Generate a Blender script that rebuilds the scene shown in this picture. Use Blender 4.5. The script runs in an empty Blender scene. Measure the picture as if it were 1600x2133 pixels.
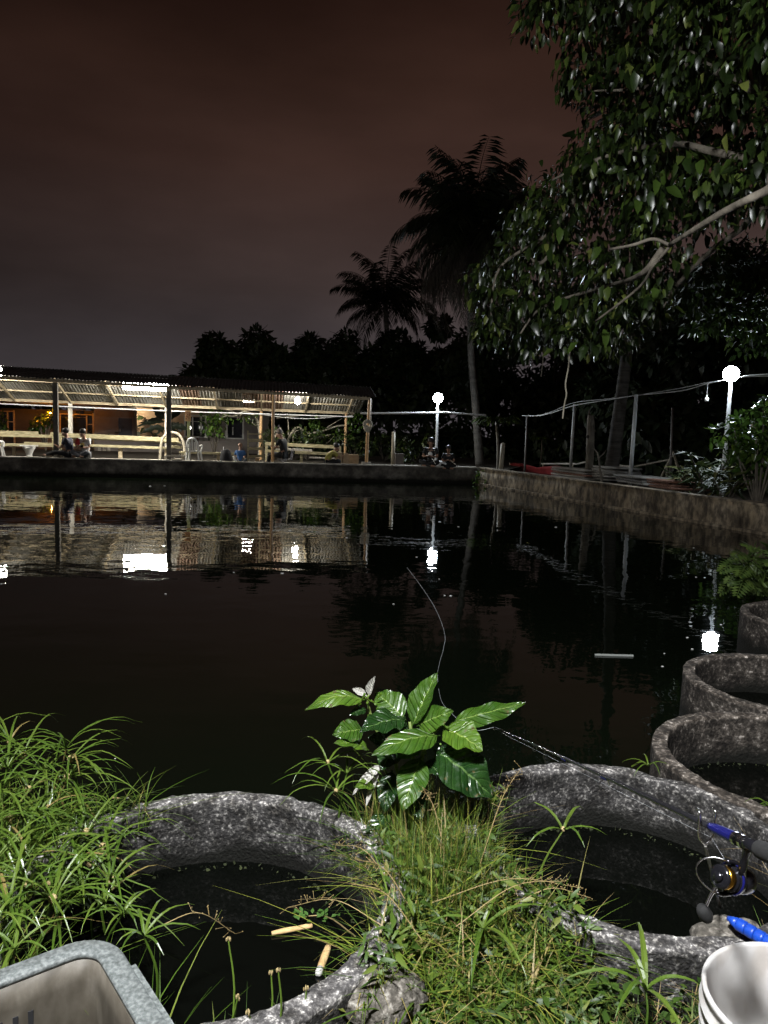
import bpy, math, random
import numpy as np
from mathutils import Vector, Matrix, noise
random.seed(7)
rng = np.random.default_rng(11)
sc = bpy.context.scene
col = sc.collection
R = math.radians

# ------------------------------------------------------------------ camera
H = 1.75                                   # eye height above the pond water (water is z = 0)
TH, RO, FPX = R(6.13), R(1.7), 1600.0
FW = Vector((0, math.cos(TH), -math.sin(TH)))
U0 = Vector((0, math.sin(TH), math.cos(TH)))
RT = math.cos(RO) * Vector((1, 0, 0)) + math.sin(RO) * U0
UP = -math.sin(RO) * Vector((1, 0, 0)) + math.cos(RO) * U0
EYE = Vector((0, 0, H))
cam = bpy.data.cameras.new('camera')
cam.sensor_fit = 'VERTICAL'; cam.sensor_height = 24.0; cam.lens = 24.0 * FPX / 2133.0
cam.clip_start = 0.05; cam.clip_end = 1000
co = bpy.data.objects.new('camera', cam); col.objects.link(co)
co.matrix_world = Matrix(((RT.x, UP.x, -FW.x, 0), (RT.y, UP.y, -FW.y, 0), (RT.z, UP.z, -FW.z, H), (0, 0, 0, 1)))
sc.camera = co

# ------------------------------------------------------------------ night sky: city glow on low cloud
w = bpy.data.worlds.new('World'); sc.world = w; w.use_nodes = True
nt = w.node_tree; nt.nodes.clear()
def N(t, **kw):
    n = nt.nodes.new(t)
    for k, v in kw.items(): setattr(n, k, v)
    return n
tc = N('ShaderNodeTexCoord'); sep = N('ShaderNodeSeparateXYZ'); nt.links.new(tc.outputs['Generated'], sep.inputs[0])
rp = N('ShaderNodeValToRGB'); nt.links.new(sep.outputs['Z'], rp.inputs[0])
cr = rp.color_ramp
SKY = [(0.0, (.080, .071, .078)), (.09, (.060, .050, .053)), (.17, (.047, .033, .031)), (.31, (.045, .0235, .0185)), (.39, (.034, .0165, .012)), (.455, (.023, .0105, .0075)), (1.0, (.010, .0055, .0045))]
cr.elements[0].position, cr.elements[0].color = SKY[0][0], (*SKY[0][1], 1)
cr.elements[1].position, cr.elements[1].color = SKY[-1][0], (*SKY[-1][1], 1)
for p, c in SKY[1:-1]:
    e = cr.elements.new(p); e.color = (*c, 1)
mp = N('ShaderNodeMapping'); mp.inputs['Scale'].default_value = (1.5, 1.5, 4.5); nt.links.new(tc.outputs['Generated'], mp.inputs[0])
nz = N('ShaderNodeTexNoise'); nz.inputs['Scale'].default_value = 2.2; nz.inputs['Detail'].default_value = 5; nt.links.new(mp.outputs[0], nz.inputs[0])
mr = N('ShaderNodeMapRange'); mr.inputs[1].default_value = .3; mr.inputs[2].default_value = .7; mr.inputs[3].default_value = .74; mr.inputs[4].default_value = 1.22
nt.links.new(nz.outputs[0], mr.inputs[0])
mg = N('ShaderNodeMapRange'); mg.interpolation_type = 'SMOOTHSTEP'; mg.inputs[1].default_value = -.75; mg.inputs[2].default_value = .2; mg.inputs[3].default_value = .45; mg.inputs[4].default_value = 1.02
nt.links.new(sep.outputs['X'], mg.inputs[0])                     # the city lies ahead to the right: less glow towards the left
mm = N('ShaderNodeMath', operation='MULTIPLY'); nt.links.new(mr.outputs[0], mm.inputs[0]); nt.links.new(mg.outputs[0], mm.inputs[1])
bg = N('ShaderNodeBackground'); nt.links.new(rp.outputs[0], bg.inputs[0]); nt.links.new(mm.outputs[0], bg.inputs[1])
ow = N('ShaderNodeOutputWorld'); nt.links.new(bg.outputs[0], ow.inputs[0])

vs = sc.view_settings
vs.view_transform = 'Standard'; vs.look = 'None'; vs.exposure = 0; vs.gamma = 1; vs.use_curve_mapping = False
cy = sc.cycles
cy.use_denoising = True; cy.sample_clamp_indirect = 3.0; cy.caustics_reflective = False; cy.caustics_refractive = False
cy.max_bounces = 6; cy.diffuse_bounces = 3; cy.glossy_bounces = 3; cy.transmission_bounces = 3; cy.transparent_max_bounces = 6; cy.volume_bounces = 0

# ------------------------------------------------------------------ helpers
OFF = {}
def ray(px, py): return FW + RT * ((px - 800) / FPX) + UP * ((1066.5 - py) / FPX)
def gz(px, py, z):                         # point of a level surface at height z
    d = ray(px, py); return EYE + d * ((z - H) / d.z)
def dp(px, py, Y):                         # point at distance Y in front of the bank
    d = ray(px, py); return EYE + d * (Y / d.y)
FC = Vector((3.13, 26.13, 0)); FL = Vector((-11.95, 23.79, 0))          # far wall: corner and a point to its left
FU = (FL - FC).normalized(); FN = Vector((FU.y, -FU.x, 0))
if FN.y < 0: FN = -FN
RE = Vector((7.17, 14.22, 0)); RU = (RE - FC).normalized(); RN = Vector((-RU.y, RU.x, 0))
if RN.x < 0: RN = -RN
def onpl(px, py, O, n, d):
    r = ray(px, py); return EYE + r * (((O - EYE).dot(n) + d) / r.dot(n))
def wl(px, py, d): return onpl(px, py, FC, FN, d)       # d metres behind the face of the far wall
def rw(px, py, d): return onpl(px, py, FC, RN, d)       # d metres behind the face of the right wall
def fs(s, d, z): p = FC + FU * s + FN * d; return Vector((p.x, p.y, z))

def tag(o, label=None, cat=None, group=None, kind=None):
    if label: o['label'] = label
    if cat: o['category'] = cat
    if group: o['group'] = group
    if kind: o['kind'] = kind
    return o
def thing(name, loc, label, cat, group=None):
    o = bpy.data.objects.new(name, None); col.objects.link(o); o.location = loc; o.empty_display_size = .1
    OFF[o.name] = Vector(loc); return tag(o, label, cat, group)
def link_mesh(name, me, mat, parent=None):
    if mat is not None and not me.materials: me.materials.append(mat)
    o = bpy.data.objects.new(name, me); col.objects.link(o)
    if parent is not None: o.parent = parent
    OFF[o.name] = OFF[parent.name] if parent is not None else Vector((0, 0, 0))
    return o
def copy_tree(o, parent=None, loc=None, rz=None):
    c = o.copy(); col.objects.link(c)
    if parent is not None: c.parent = parent
    for ch in o.children: copy_tree(ch, c)
    if loc is not None: c.location = loc; OFF[c.name] = Vector(loc)
    else: OFF[c.name] = OFF.get(o.name, Vector())
    if rz is not None: c.rotation_euler.z = rz
    return c

def smoothed(path, n):
    P = [Vector(p) for p in path]; out = []
    if len(P) == 2: return [P[0].lerp(P[1], i / n) for i in range(n + 1)]
    Q = [P[0] * 2 - P[1]] + P + [P[-1] * 2 - P[-2]]
    m = len(P) - 1
    for i in range(n + 1):
        t = i / n * m; k = min(int(t), m - 1); u = t - k
        a, b, c, d = Q[k:k + 4]
        out.append(.5 * ((2 * b) + (c - a) * u + (2 * a - 5 * b + 4 * c - d) * u * u + (3 * b - a - 3 * c + d) * u ** 3))
    return out

class MB:
    def __init__(s): s.v = []; s.f = []; s.uv = None
    def add(s, vs, fs):
        b = len(s.v); s.v += [Vector(v) for v in vs]; s.f += [tuple(b + i for i in f) for f in fs]
    def box(s, c, size, rz=0.0, M=None):
        hx, hy, hz = size[0] / 2, size[1] / 2, size[2] / 2
        if M is None: M = Matrix.Rotation(rz, 3, 'Z')
        c = Vector(c)
        s.add([c + M @ Vector((x * hx, y * hy, z * hz)) for x in (-1, 1) for y in (-1, 1) for z in (-1, 1)],
              [(0, 1, 3, 2), (4, 6, 7, 5), (0, 4, 5, 1), (2, 3, 7, 6), (0, 2, 6, 4), (1, 5, 7, 3)])
        return s
    def bar(s, p, q, wd, ht, up=(0, 0, 1)):
        p, q = Vector(p), Vector(q); z = (q - p); L = z.length; z.normalize()
        x = Vector(up).cross(z)
        if x.length < 1e-4: x = Vector((1, 0, 0)).cross(z)
        x.normalize(); y = z.cross(x)
        M = Matrix((x, y, z)).transposed()
        return s.box((p + q) / 2, (wd, ht, L), M=M)
    def tube(s, path, r, n=8, cap=True, sm=0):
        P = smoothed(path, sm) if sm else [Vector(p) for p in path]
        m = len(P)
        if hasattr(r, '__len__'):
            rr = [r[0] + 0 * i for i in range(m)]
            for i in range(m):
                t = i / (m - 1) * (len(r) - 1); k = min(int(t), len(r) - 2); rr[i] = r[k] + (r[k + 1] - r[k]) * (t - k)
        else: rr = [r] * m
        b = len(s.v); x = None
        for i in range(m):
            t = (P[min(i + 1, m - 1)] - P[max(i - 1, 0)]).normalized()
            if x is None:
                x = Vector((1, 0, 0)) if abs(t.x) < .8 else Vector((0, 1, 0))
            x = (x - t * x.dot(t)).normalized(); y = t.cross(x)
            for k in range(n):
                a = 2 * math.pi * k / n; s.v.append(P[i] + (x * math.cos(a) + y * math.sin(a)) * rr[i])
        for i in range(m - 1):
            for k in range(n):
                k2 = (k + 1) % n
                s.f.append((b + i * n + k, b + i * n + k2, b + (i + 1) * n + k2, b + (i + 1) * n + k))
        if cap: s.f.append(tuple(b + k for k in range(n - 1, -1, -1))); s.f.append(tuple(b + (m - 1) * n + k for k in range(n)))
        return s
    def ball(s, c, r, n=8, m=6, sc_=(1, 1, 1), M=None):
        c = Vector(c); b = len(s.v)
        for i in range(1, m):
            t = math.pi * i / m
            for k in range(n):
                a = 2 * math.pi * k / n
                q = Vector((math.sin(t) * math.cos(a) * sc_[0], math.sin(t) * math.sin(a) * sc_[1], math.cos(t) * sc_[2])) * r
                s.v.append(c + (M @ q if M else q))
        q0, q1 = Vector((0, 0, r * sc_[2])), Vector((0, 0, -r * sc_[2]))
        s.v += [c + (M @ q0 if M else q0), c + (M @ q1 if M else q1)]
        tp, bt = len(s.v) - 2, len(s.v) - 1
        for i in range(m - 2):
            for k in range(n):
                k2 = (k + 1) % n
                s.f.append((b + i * n + k, b + (i + 1) * n + k, b + (i + 1) * n + k2, b + i * n + k2))
        for k in range(n):
            k2 = (k + 1) % n
            s.f.append((tp, b + k, b + k2)); s.f.append((bt, b + (m - 2) * n + k2, b + (m - 2) * n + k))
        return s
    def lathe(s, prof, c=(0, 0, 0), n=32, closed=False, jit=None, M=None):
        c = Vector(c); b = len(s.v); m = len(prof)
        for k in range(n):
            a = 2 * math.pi * k / n
            for (r, z) in prof:
                q = Vector((r * math.cos(a), r * math.sin(a), z))
                if jit: q = jit(q)
                s.v.append(c + (M @ q if M else q))
        for k in range(n):
            k2 = (k + 1) % n
            for i in range(m if closed else m - 1):
                j = (i + 1) % m
                s.f.append((b + k * m + i, b + k2 * m + i, b + k2 * m + j, b + k * m + j))
        return s
    def mesh(s, name, off=Vector((0, 0, 0)), smooth=False):
        me = bpy.data.meshes.new(name)
        me.from_pydata([v - off for v in s.v], [], s.f); me.update()
        if smooth: me.shade_smooth()
        return me
    def build(s, name, mat, parent=None, smooth=False):
        off = OFF[parent.name] if parent is not None else Vector((0, 0, 0))
        return link_mesh(name, s.mesh(name, off, smooth), mat, parent)

def npmesh(name, V, F, smooth=False, uv=None):          # V (n,3), F (m,k) arrays
    me = bpy.data.meshes.new(name); V = np.asarray(V, np.float32); F = np.asarray(F, np.int32); k = F.shape[1]
    me.vertices.add(len(V)); me.vertices.foreach_set('co', V.ravel())
    me.loops.add(F.size); me.loops.foreach_set('vertex_index', F.ravel())
    me.polygons.add(len(F)); me.polygons.foreach_set('loop_start', np.arange(0, F.size, k, dtype=np.int32))
    me.polygons.foreach_set('loop_total', np.full(len(F), k, np.int32))
    if uv is not None:
        ul = me.uv_layers.new(name='UVMap'); ul.data.foreach_set('uv', np.asarray(uv, np.float32)[F.ravel()].ravel())
    me.update(calc_edges=True); me.validate()
    if smooth: me.shade_smooth()
    return me
def nrm(a): return a / np.maximum(np.linalg.norm(a, axis=-1, keepdims=True), 1e-9)
def leaf_cloud(P, A, Nn, L, W, fold=.18, droop=.15):    # many leaves of 8 vertices: P base, A axis, Nn face direction
    n = len(P); A = nrm(A); S = nrm(np.cross(A, Nn)); Z = nrm(np.cross(S, A))
    L = L[:, None]; W = W[:, None]
    V = np.zeros((n, 8, 3))
    V[:, 0] = P
    for i, (t, hw, dz) in enumerate(((.34, .5, .04), (.7, .36, -.03))):
        mid = P + A * L * t + Z * L * (dz - droop * t * t)
        V[:, 1 + 3 * i] = mid - S * W * hw + Z * W * fold * hw
        V[:, 2 + 3 * i] = mid
        V[:, 3 + 3 * i] = mid + S * W * hw + Z * W * fold * hw
    V[:, 7] = P + A * L - Z * L * droop
    T = np.array([(0, 2, 1), (0, 3, 2), (1, 2, 5), (1, 5, 4), (2, 3, 6), (2, 6, 5), (4, 5, 7), (5, 6, 7)])
    F = (np.arange(n)[:, None, None] * 8 + T[None]).reshape(-1, 3)
    return V.reshape(-1, 3), F
def blade_cloud(P, az, L, bend, wd, K=4, lean=None):    # grass blades
    n = len(P); D = np.stack([np.cos(az), np.sin(az), 0 * az], 1); S = np.stack([-np.sin(az), np.cos(az), 0 * az], 1)
    if lean is None: lean = 0 * az + .1
    V = np.zeros((n, (K + 1) * 2, 3))
    for i in range(K + 1):
        t = i / K
        p = P + np.array([0, 0, 1.])[None] * (L * (t - bend * .55 * t * t))[:, None] + D * (L * (lean * t + bend * .75 * t * t))[:, None]
        h = (wd * .5 * (1 - t ** 1.6) + .0002)[:, None]
        V[:, 2 * i] = p - S * h; V[:, 2 * i + 1] = p + S * h
    T = np.array([(2 * i, 2 * i + 1, 2 * i + 3, 2 * i + 2) for i in range(K)])
    F = (np.arange(n)[:, None, None] * ((K + 1) * 2) + T[None]).reshape(-1, 4)
    return V.reshape(-1, 3), F

# ------------------------------------------------------------------ materials
def mat(name, stops, scale=5.0, detail=6.0, rough=.7, bump=0.0, bscale=None, stretch=(1, 1, 1), big=None, spec=.5, metal=0.0, emit=None, estr=0.0, trans=0.0, island=False, rvar=0.0, coord='Object', bdist=.01, dist=0.0, algae=None):
    m = bpy.data.materials.new(name); m.use_nodes = True
    t = m.node_tree; b = t.nodes['Principled BSDF']; L = t.links.new
    def nd(ty): return t.nodes.new(ty)
    tc = nd('ShaderNodeTexCoord'); mpn = nd('ShaderNodeMapping'); mpn.inputs['Scale'].default_value = stretch
    L(tc.outputs[coord], mpn.inputs[0])
    if len(stops) == 1 and not big:
        b.inputs['Base Color'].default_value = (*stops[0][1], 1)
    else:
        rmp = nd('ShaderNodeValToRGB'); c = rmp.color_ramp
        if len(stops) == 1: stops = [(0, stops[0][1]), (1, stops[0][1])]
        c.elements[0].position = stops[0][0]; c.elements[0].color = (*stops[0][1], 1)
        c.elements[1].position = stops[-1][0]; c.elements[1].color = (*stops[-1][1], 1)
        for p, k in stops[1:-1]:
            e = c.elements.new(p); e.color = (*k, 1)
        if island:
            g = nd('ShaderNodeNewGeometry'); L(g.outputs['Random Per Island'], rmp.inputs[0])
        else:
            n1 = nd('ShaderNodeTexNoise'); n1.inputs['Scale'].default_value = scale; n1.inputs['Detail'].default_value = detail; n1.inputs['Roughness'].default_value = .62
            n1.inputs['Distortion'].default_value = dist
            L(mpn.outputs[0], n1.inputs[0]); L(n1.outputs[0], rmp.inputs[0])
        out = rmp.outputs[0]
        if big:                              # second, larger stain pattern multiplied in
            bs, bst, stp = big
            mp2 = nd('ShaderNodeMapping'); mp2.inputs['Scale'].default_value = bst; L(tc.outputs[coord], mp2.inputs[0])
            n2 = nd('ShaderNodeTexNoise'); n2.inputs['Scale'].default_value = bs; n2.inputs['Detail'].default_value = 5; L(mp2.outputs[0], n2.inputs[0])
            r2 = nd('ShaderNodeValToRGB'); c2 = r2.color_ramp
            c2.elements[0].position = stp[0][0]; c2.elements[0].color = (*stp[0][1], 1)
            c2.elements[1].position = stp[-1][0]; c2.elements[1].color = (*stp[-1][1], 1)
            for p, k in stp[1:-1]:
                e = c2.elements.new(p); e.color = (*k, 1)
            L(n2.outputs[0], r2.inputs[0])
            mx = nd('ShaderNodeMix'); mx.data_type = 'RGBA'; mx.blend_type = 'MULTIPLY'; mx.inputs[0].default_value = 1
            L(out, mx.inputs[6]); L(r2.outputs[0], mx.inputs[7]); out = mx.outputs[2]
        if algae:                            # dark algae band left by the water line
            sz = nd('ShaderNodeSeparateXYZ'); L(tc.outputs[coord], sz.inputs[0])
            an = nd('ShaderNodeTexNoise'); an.inputs['Scale'].default_value = 9; an.inputs['Detail'].default_value = 5; L(tc.outputs[coord], an.inputs[0])
            am = nd('ShaderNodeMath'); am.operation = 'MULTIPLY_ADD'; L(an.outputs[0], am.inputs[0]); am.inputs[1].default_value = -.12; L(sz.outputs['Z'], am.inputs[2])
            aq = nd('ShaderNodeMapRange'); aq.inputs[1].default_value = algae[0] - .06; aq.inputs[2].default_value = algae[1] - .06; L(am.outputs[0], aq.inputs[0])
            ax = nd('ShaderNodeMix'); ax.data_type = 'RGBA'; L(aq.outputs[0], ax.inputs[0]); ax.inputs[6].default_value = (.006, .006, .0032, 1); L(out, ax.inputs[7]); out = ax.outputs[2]
            tq = nd('ShaderNodeMapRange'); tq.inputs[1].default_value = .384; tq.inputs[2].default_value = .396; tq.inputs[3].default_value = .58; tq.inputs[4].default_value = 1.55   # lamplight from above painted in: top lightened, sides darkened besides their black mould
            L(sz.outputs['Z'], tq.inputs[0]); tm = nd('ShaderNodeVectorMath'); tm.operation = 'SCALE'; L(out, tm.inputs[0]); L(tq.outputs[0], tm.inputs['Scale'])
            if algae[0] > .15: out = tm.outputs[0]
        L(out, b.inputs['Base Color'])
    b.inputs['Roughness'].default_value = rough; b.inputs['Specular IOR Level'].default_value = spec; b.inputs['Metallic'].default_value = metal
    if rvar:
        n3 = nd('ShaderNodeTexNoise'); n3.inputs['Scale'].default_value = (bscale or scale) * .7; L(mpn.outputs[0], n3.inputs[0])
        q = nd('ShaderNodeMapRange'); q.inputs[1].default_value = .3; q.inputs[2].default_value = .7; q.inputs[3].default_value = max(.02, rough - rvar); q.inputs[4].default_value = min(1, rough + rvar)
        L(n3.outputs[0], q.inputs[0]); L(q.outputs[0], b.inputs['Roughness'])
    if bump:
        n4 = nd('ShaderNodeTexNoise'); n4.inputs['Scale'].default_value = bscale or scale; n4.inputs['Detail'].default_value = 6; L(mpn.outputs[0], n4.inputs[0])
        bp = nd('ShaderNodeBump'); bp.inputs['Strength'].default_value = bump; bp.inputs['Distance'].default_value = bdist
        L(n4.outputs[0], bp.inputs['Height']); L(bp.outputs[0], b.inputs['Normal'])
    if emit:
        b.inputs['Emission Color'].default_value = (*emit, 1); b.inputs['Emission Strength'].default_value = estr
    if trans:
        tr = nd('ShaderNodeBsdfTranslucent'); ms = nd('ShaderNodeMixShader'); ms.inputs[0].default_value = trans
        src = b.inputs['Base Color'].links
        if src: L(src[0].from_socket, tr.inputs[0])
        else: tr.inputs[0].default_value = b.inputs['Base Color'].default_value
        o = [n for n in t.nodes if n.type == 'OUTPUT_MATERIAL'][0]
        L(b.outputs[0], ms.inputs[1]); L(tr.outputs[0], ms.inputs[2]); L(ms.outputs[0], o.inputs[0])
    return m
def flat(name, c, rough=.6, **kw):
    v = tuple(min(1, x * 1.18) for x in c); d = tuple(x * .78 for x in c)
    return mat(name, [(.3, d), (.7, v)], scale=kw.pop('scale', 9.0), rough=rough, **kw)
def glow(name, c, s):
    return mat(name, [(0, (.8, .8, .8))], rough=.4, emit=c, estr=s)

M = {}
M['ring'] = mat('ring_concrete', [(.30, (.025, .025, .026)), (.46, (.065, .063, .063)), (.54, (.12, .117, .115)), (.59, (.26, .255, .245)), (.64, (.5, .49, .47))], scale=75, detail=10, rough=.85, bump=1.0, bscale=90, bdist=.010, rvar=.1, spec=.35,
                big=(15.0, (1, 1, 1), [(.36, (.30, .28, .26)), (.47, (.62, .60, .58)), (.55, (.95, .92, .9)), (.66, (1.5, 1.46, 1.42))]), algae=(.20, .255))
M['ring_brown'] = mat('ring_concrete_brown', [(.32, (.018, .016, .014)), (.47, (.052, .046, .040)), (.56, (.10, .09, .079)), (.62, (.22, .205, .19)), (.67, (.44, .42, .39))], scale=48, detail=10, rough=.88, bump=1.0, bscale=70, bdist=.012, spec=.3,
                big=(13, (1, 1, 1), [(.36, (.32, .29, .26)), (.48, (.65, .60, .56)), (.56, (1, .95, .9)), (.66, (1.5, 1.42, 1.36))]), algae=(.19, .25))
M['lump'] = mat('lump_concrete', [(.30, (.04, .036, .03)), (.48, (.10, .09, .075)), (.58, (.2, .18, .155)), (.66, (.36, .34, .30))], scale=45, detail=10, rough=.9, bump=1, bscale=60, bdist=.012, spec=.3)
M['wall'] = mat('pond_wall_concrete', [(.32, (.06, .05, .04)), (.46, (.17, .145, .11)), (.55, (.34, .29, .215)), (.66, (.5, .42, .30))], scale=3.4, detail=9, rough=.92, bump=.9, bscale=9, bdist=.03, stretch=(1.7, 1.7, .9), spec=.25,
                big=(1.1, (1, 1, .6), [(.33, (.36, .33, .29)), (.5, (.75, .71, .66)), (.68, (1, 1, 1))]))
M['wall_far'] = mat('far_wall_concrete', [(.32, (.04, .037, .032)), (.5, (.11, .10, .085)), (.66, (.22, .205, .17))], scale=2.6, detail=8, rough=.92, bump=.6, bscale=8, bdist=.02, stretch=(1.3, 1.3, 1.3), spec=.25,
                big=(.8, (1, 1, 1.8), [(.36, (.4, .38, .35)), (.62, (1, 1, 1))], ), algae=(.08, .2))
M['cap'] = mat('wall_cap_cement', [(.3, (.2, .19, .16)), (.6, (.42, .39, .33))], scale=6, rough=.9, bump=.4, bscale=14)
M['soil'] = mat('bank_soil', [(.3, (.018, .014, .01)), (.55, (.05, .04, .028)), (.75, (.09, .075, .05))], scale=14, detail=9, rough=.95, bump=1, bscale=30, bdist=.02, spec=.2)
M['dirt'] = mat('yard_dirt', [(.3, (.018, .015, .011)), (.6, (.045, .038, .029)), (.8, (.075, .064, .05))], scale=2.5, detail=9, rough=.95, bump=.6, bscale=12, spec=.2)
M['plank'] = mat('old_plank', [(.3, (.13, .11, .06)), (.5, (.31, .27, .155)), (.7, (.46, .41, .26))], scale=5, rough=.8, bump=.3, bscale=20, stretch=(1, 1, 5))
M['beamwood'] = mat('beam_wood', [(.3, (.26, .20, .12)), (.7, (.5, .42, .28))], scale=6, rough=.75, bump=.3)
M['post_dark'] = mat('dark_post_wood', [(.3, (.055, .05, .042)), (.7, (.13, .12, .10))], scale=8, rough=.8, bump=.3, stretch=(3, 3, .5))
M['post_pale'] = mat('pale_post_wood', [(.3, (.34, .30, .24)), (.55, (.62, .58, .5)), (.7, (.7, .66, .58))], scale=9, rough=.75, bump=.3, stretch=(3, 3, .7))
M['bamboo'] = mat('bamboo_cane', [(.3, (.36, .20, .085)), (.6, (.55, .34, .16)), (.8, (.6, .42, .22))], scale=5, rough=.5, stretch=(2, 2, .6))
M['bamboo_grey'] = mat('weathered_bamboo', [(.3, (.25, .22, .16)), (.7, (.45, .40, .30))], scale=6, rough=.6, stretch=(2, 2, .6))
M['zinc'] = [mat('zinc_sheet_grey', [(.3, (.16, .15, .13)), (.6, (.34, .33, .30))], scale=3, rough=.55, stretch=(1, .3, 1)),
             mat('zinc_sheet_pale', [(.3, (.28, .27, .24)), (.7, (.48, .46, .42))], scale=3, rough=.55, stretch=(1, .3, 1)),
             mat('zinc_sheet_rust', [(.3, (.10, .05, .03)), (.6, (.22, .15, .11))], scale=4, rough=.75, stretch=(1, .3, 1)),
             mat('zinc_sheet_dull', [(.3, (.09, .085, .075)), (.7, (.2, .19, .17))], scale=3, rough=.6, stretch=(1, .3, 1))]
M['zinc_top'] = mat('weathered_roof_sheet', [(.3, (.035, .033, .032)), (.7, (.09, .085, .08))], scale=3, rough=.8)
M['white_pipe'] = flat('white_pipe', (.68, .68, .66), .4)
M['pvc'] = flat('white_post_paint', (.62, .64, .64), .45, stretch=(2, 2, .4))
M['iron'] = flat('grey_iron', (.2, .19, .18), .5)
M['black_metal'] = mat('gloss_black_metal', [(0, (.012, .012, .015))], rough=.16, spec=.7, metal=.4)
M['carbon'] = mat('rod_blank', [(0, (.012, .012, .014))], rough=.14, spec=.8)
M['rubber'] = mat('black_foam', [(.3, (.004, .004, .004)), (.7, (.010, .010, .010))], scale=120, rough=.85, bump=.3, bscale=200, bdist=.001)
M['chrome'] = mat('steel', [(0, (.75, .75, .76))], rough=.2, metal=1)
M['gold'] = mat('gold_anodised', [(0, (.55, .30, .04))], rough=.25, metal=1)
M['blue_metal'] = mat('blue_anodised', [(0, (.018, .02, .19))], rough=.22, metal=.6, spec=.7)
M['blue_grip'] = mat('blue_rubber_grip', [(.3, (.006, .04, .32)), (.7, (.01, .07, .46))], scale=60, rough=.38, bump=.15, bscale=150, bdist=.002)
M['bucket'] = mat('white_bucket_plastic', [(.3, (.56, .545, .53)), (.7, (.68, .665, .65))], scale=7, rough=.42, rvar=.1, trans=.12, big=(16, (1, 1, .5), [(.33, (.82, .78, .74)), (.5, (1, 1, 1)), (.9, (1, 1, 1))]))
M['crate'] = mat('grey_crate_plastic', [(.3, (.05, .042, .032)), (.55, (.105, .092, .072)), (.75, (.2, .18, .155))], scale=7, detail=9, rough=.6, bump=.2, bscale=20, stretch=(1, 1, .55), big=(30, (1, 1, .6), [(.3, (.62, .6, .56)), (.62, (1, 1, 1)), (.75, (1.35, 1.35, 1.3))]))
M['crate_rim'] = mat('grey_crate_rim', [(.32, (.06, .067, .065)), (.5, (.125, .138, .135)), (.62, (.20, .215, .21))], scale=120, detail=6, rough=.55, bump=.35, bscale=140, bdist=.003)
M['foam_stick'] = mat('tan_stick', [(.3, (.55, .34, .14)), (.7, (.72, .52, .26))], scale=30, rough=.8, bump=.5, bscale=90, bdist=.003)
M['stick_end'] = mat('pale_stick_end', [(.3, (.6, .58, .54)), (.7, (.75, .73, .7))], scale=40, rough=.85)
M['fleck'] = mat('white_foam_fleck', [(0, (.8, .8, .78))], rough=.35)
M['line'] = mat('fishing_line', [(0, (.55, .57, .6))], rough=.25, trans=.2)
M['bark'] = mat('grey_bark', [(.3, (.05, .043, .033)), (.55, (.15, .13, .10)), (.75, (.24, .215, .17))], scale=5, detail=9, rough=.9, bump=.8, bscale=12, bdist=.03, stretch=(1, 1, .5))
M['bark_dark'] = mat('dark_bark', [(.3, (.025, .02, .016)), (.7, (.08, .068, .05))], scale=6, rough=.95, bump=.8, bscale=14, bdist=.03)
M['palm_bark'] = mat('ringed_palm_bark', [(.35, (.035, .031, .026)), (.5, (.075, .067, .056)), (.65, (.11, .10, .085))], scale=2.2, detail=7, rough=.9, bump=.8, bscale=5, bdist=.03, stretch=(.7, .7, 4.5))
M['pale_branch'] = mat('bleached_branch', [(.3, (.2, .18, .13)), (.7, (.38, .35, .27))], scale=12, rough=.85, bump=.4)
GR = [(0, (.030, .062, .009)), (.3, (.065, .12, .014)), (.55, (.115, .18, .020)), (.74, (.21, .24, .033)), (.86, (.27, .22, .06)), (.94, (.30, .22, .10)), (1, (.11, .15, .025))]
M_WEED = [(0, (.022, .05, .008)), (.6, (.055, .105, .014)), (.9, (.10, .15, .02)), (1, (.17, .17, .04))]
M['grass'] = mat('grass_blades', GR, rough=.5, island=True, trans=.25, spec=.4)
M['moss'] = mat('moss_crumbs', [(0, (.010, .014, .004)), (1, (.04, .05, .014))], rough=.9, island=True)
M['weed'] = mat('weed_leaf', M_WEED, rough=.5, island=True, trans=.2, spec=.4)
M['grass_dark'] = mat('short_dark_grass', [(0, (.026, .055, .010)), (.6, (.06, .11, .018)), (.85, (.12, .14, .03)), (1, (.22, .16, .06))], rough=.55, island=True, trans=.2)
M['sedge'] = mat('sedge_leaf', [(0, (.038, .075, .010)), (.5, (.072, .13, .016)), (.85, (.12, .17, .026)), (.95, (.22, .22, .05)), (1, (.25, .18, .07))], rough=.33, island=True, trans=.22, spec=.5)
M['sedge_head'] = mat('sedge_flower', [(.3, (.28, .2, .08)), (.7, (.5, .4, .2))], scale=200, rough=.9, bump=1, bscale=300, bdist=.002)
M['seed'] = mat('dry_seed_heads', [(0, (.22, .15, .05)), (1, (.36, .27, .13))], rough=.8, island=True)
M['crown'] = mat('glossy_tree_leaf', [(0, (.006, .011, .003)), (.5, (.013, .024, .005)), (.82, (.030, .050, .010)), (.95, (.07, .10, .02)), (1, (.13, .15, .035))], rough=.34, island=True, trans=.2, spec=.55)
M['crown_far'] = mat('dim_tree_leaf', [(0, (.008, .014, .004)), (.7, (.02, .034, .008)), (1, (.05, .07, .016))], rough=.6, island=True, trans=.2, spec=.2)
M['crown_dark'] = mat('dark_tree_leaf', [(0, (.010, .018, .007)), (1, (.03, .046, .014))], rough=.5, island=True, trans=.1)
M['shrub'] = mat('glossy_shrub_leaf', [(0, (.03, .06, .012)), (.7, (.055, .11, .018)), (1, (.11, .17, .02))], rough=.25, island=True, trans=.25, spec=.6)
M['cordyline'] = mat('strap_leaf', [(0, (.018, .030, .010)), (.7, (.04, .06, .016)), (.92, (.09, .10, .03)), (1, (.22, .18, .05))], rough=.6, spec=.25, island=True, trans=.15)
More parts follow.
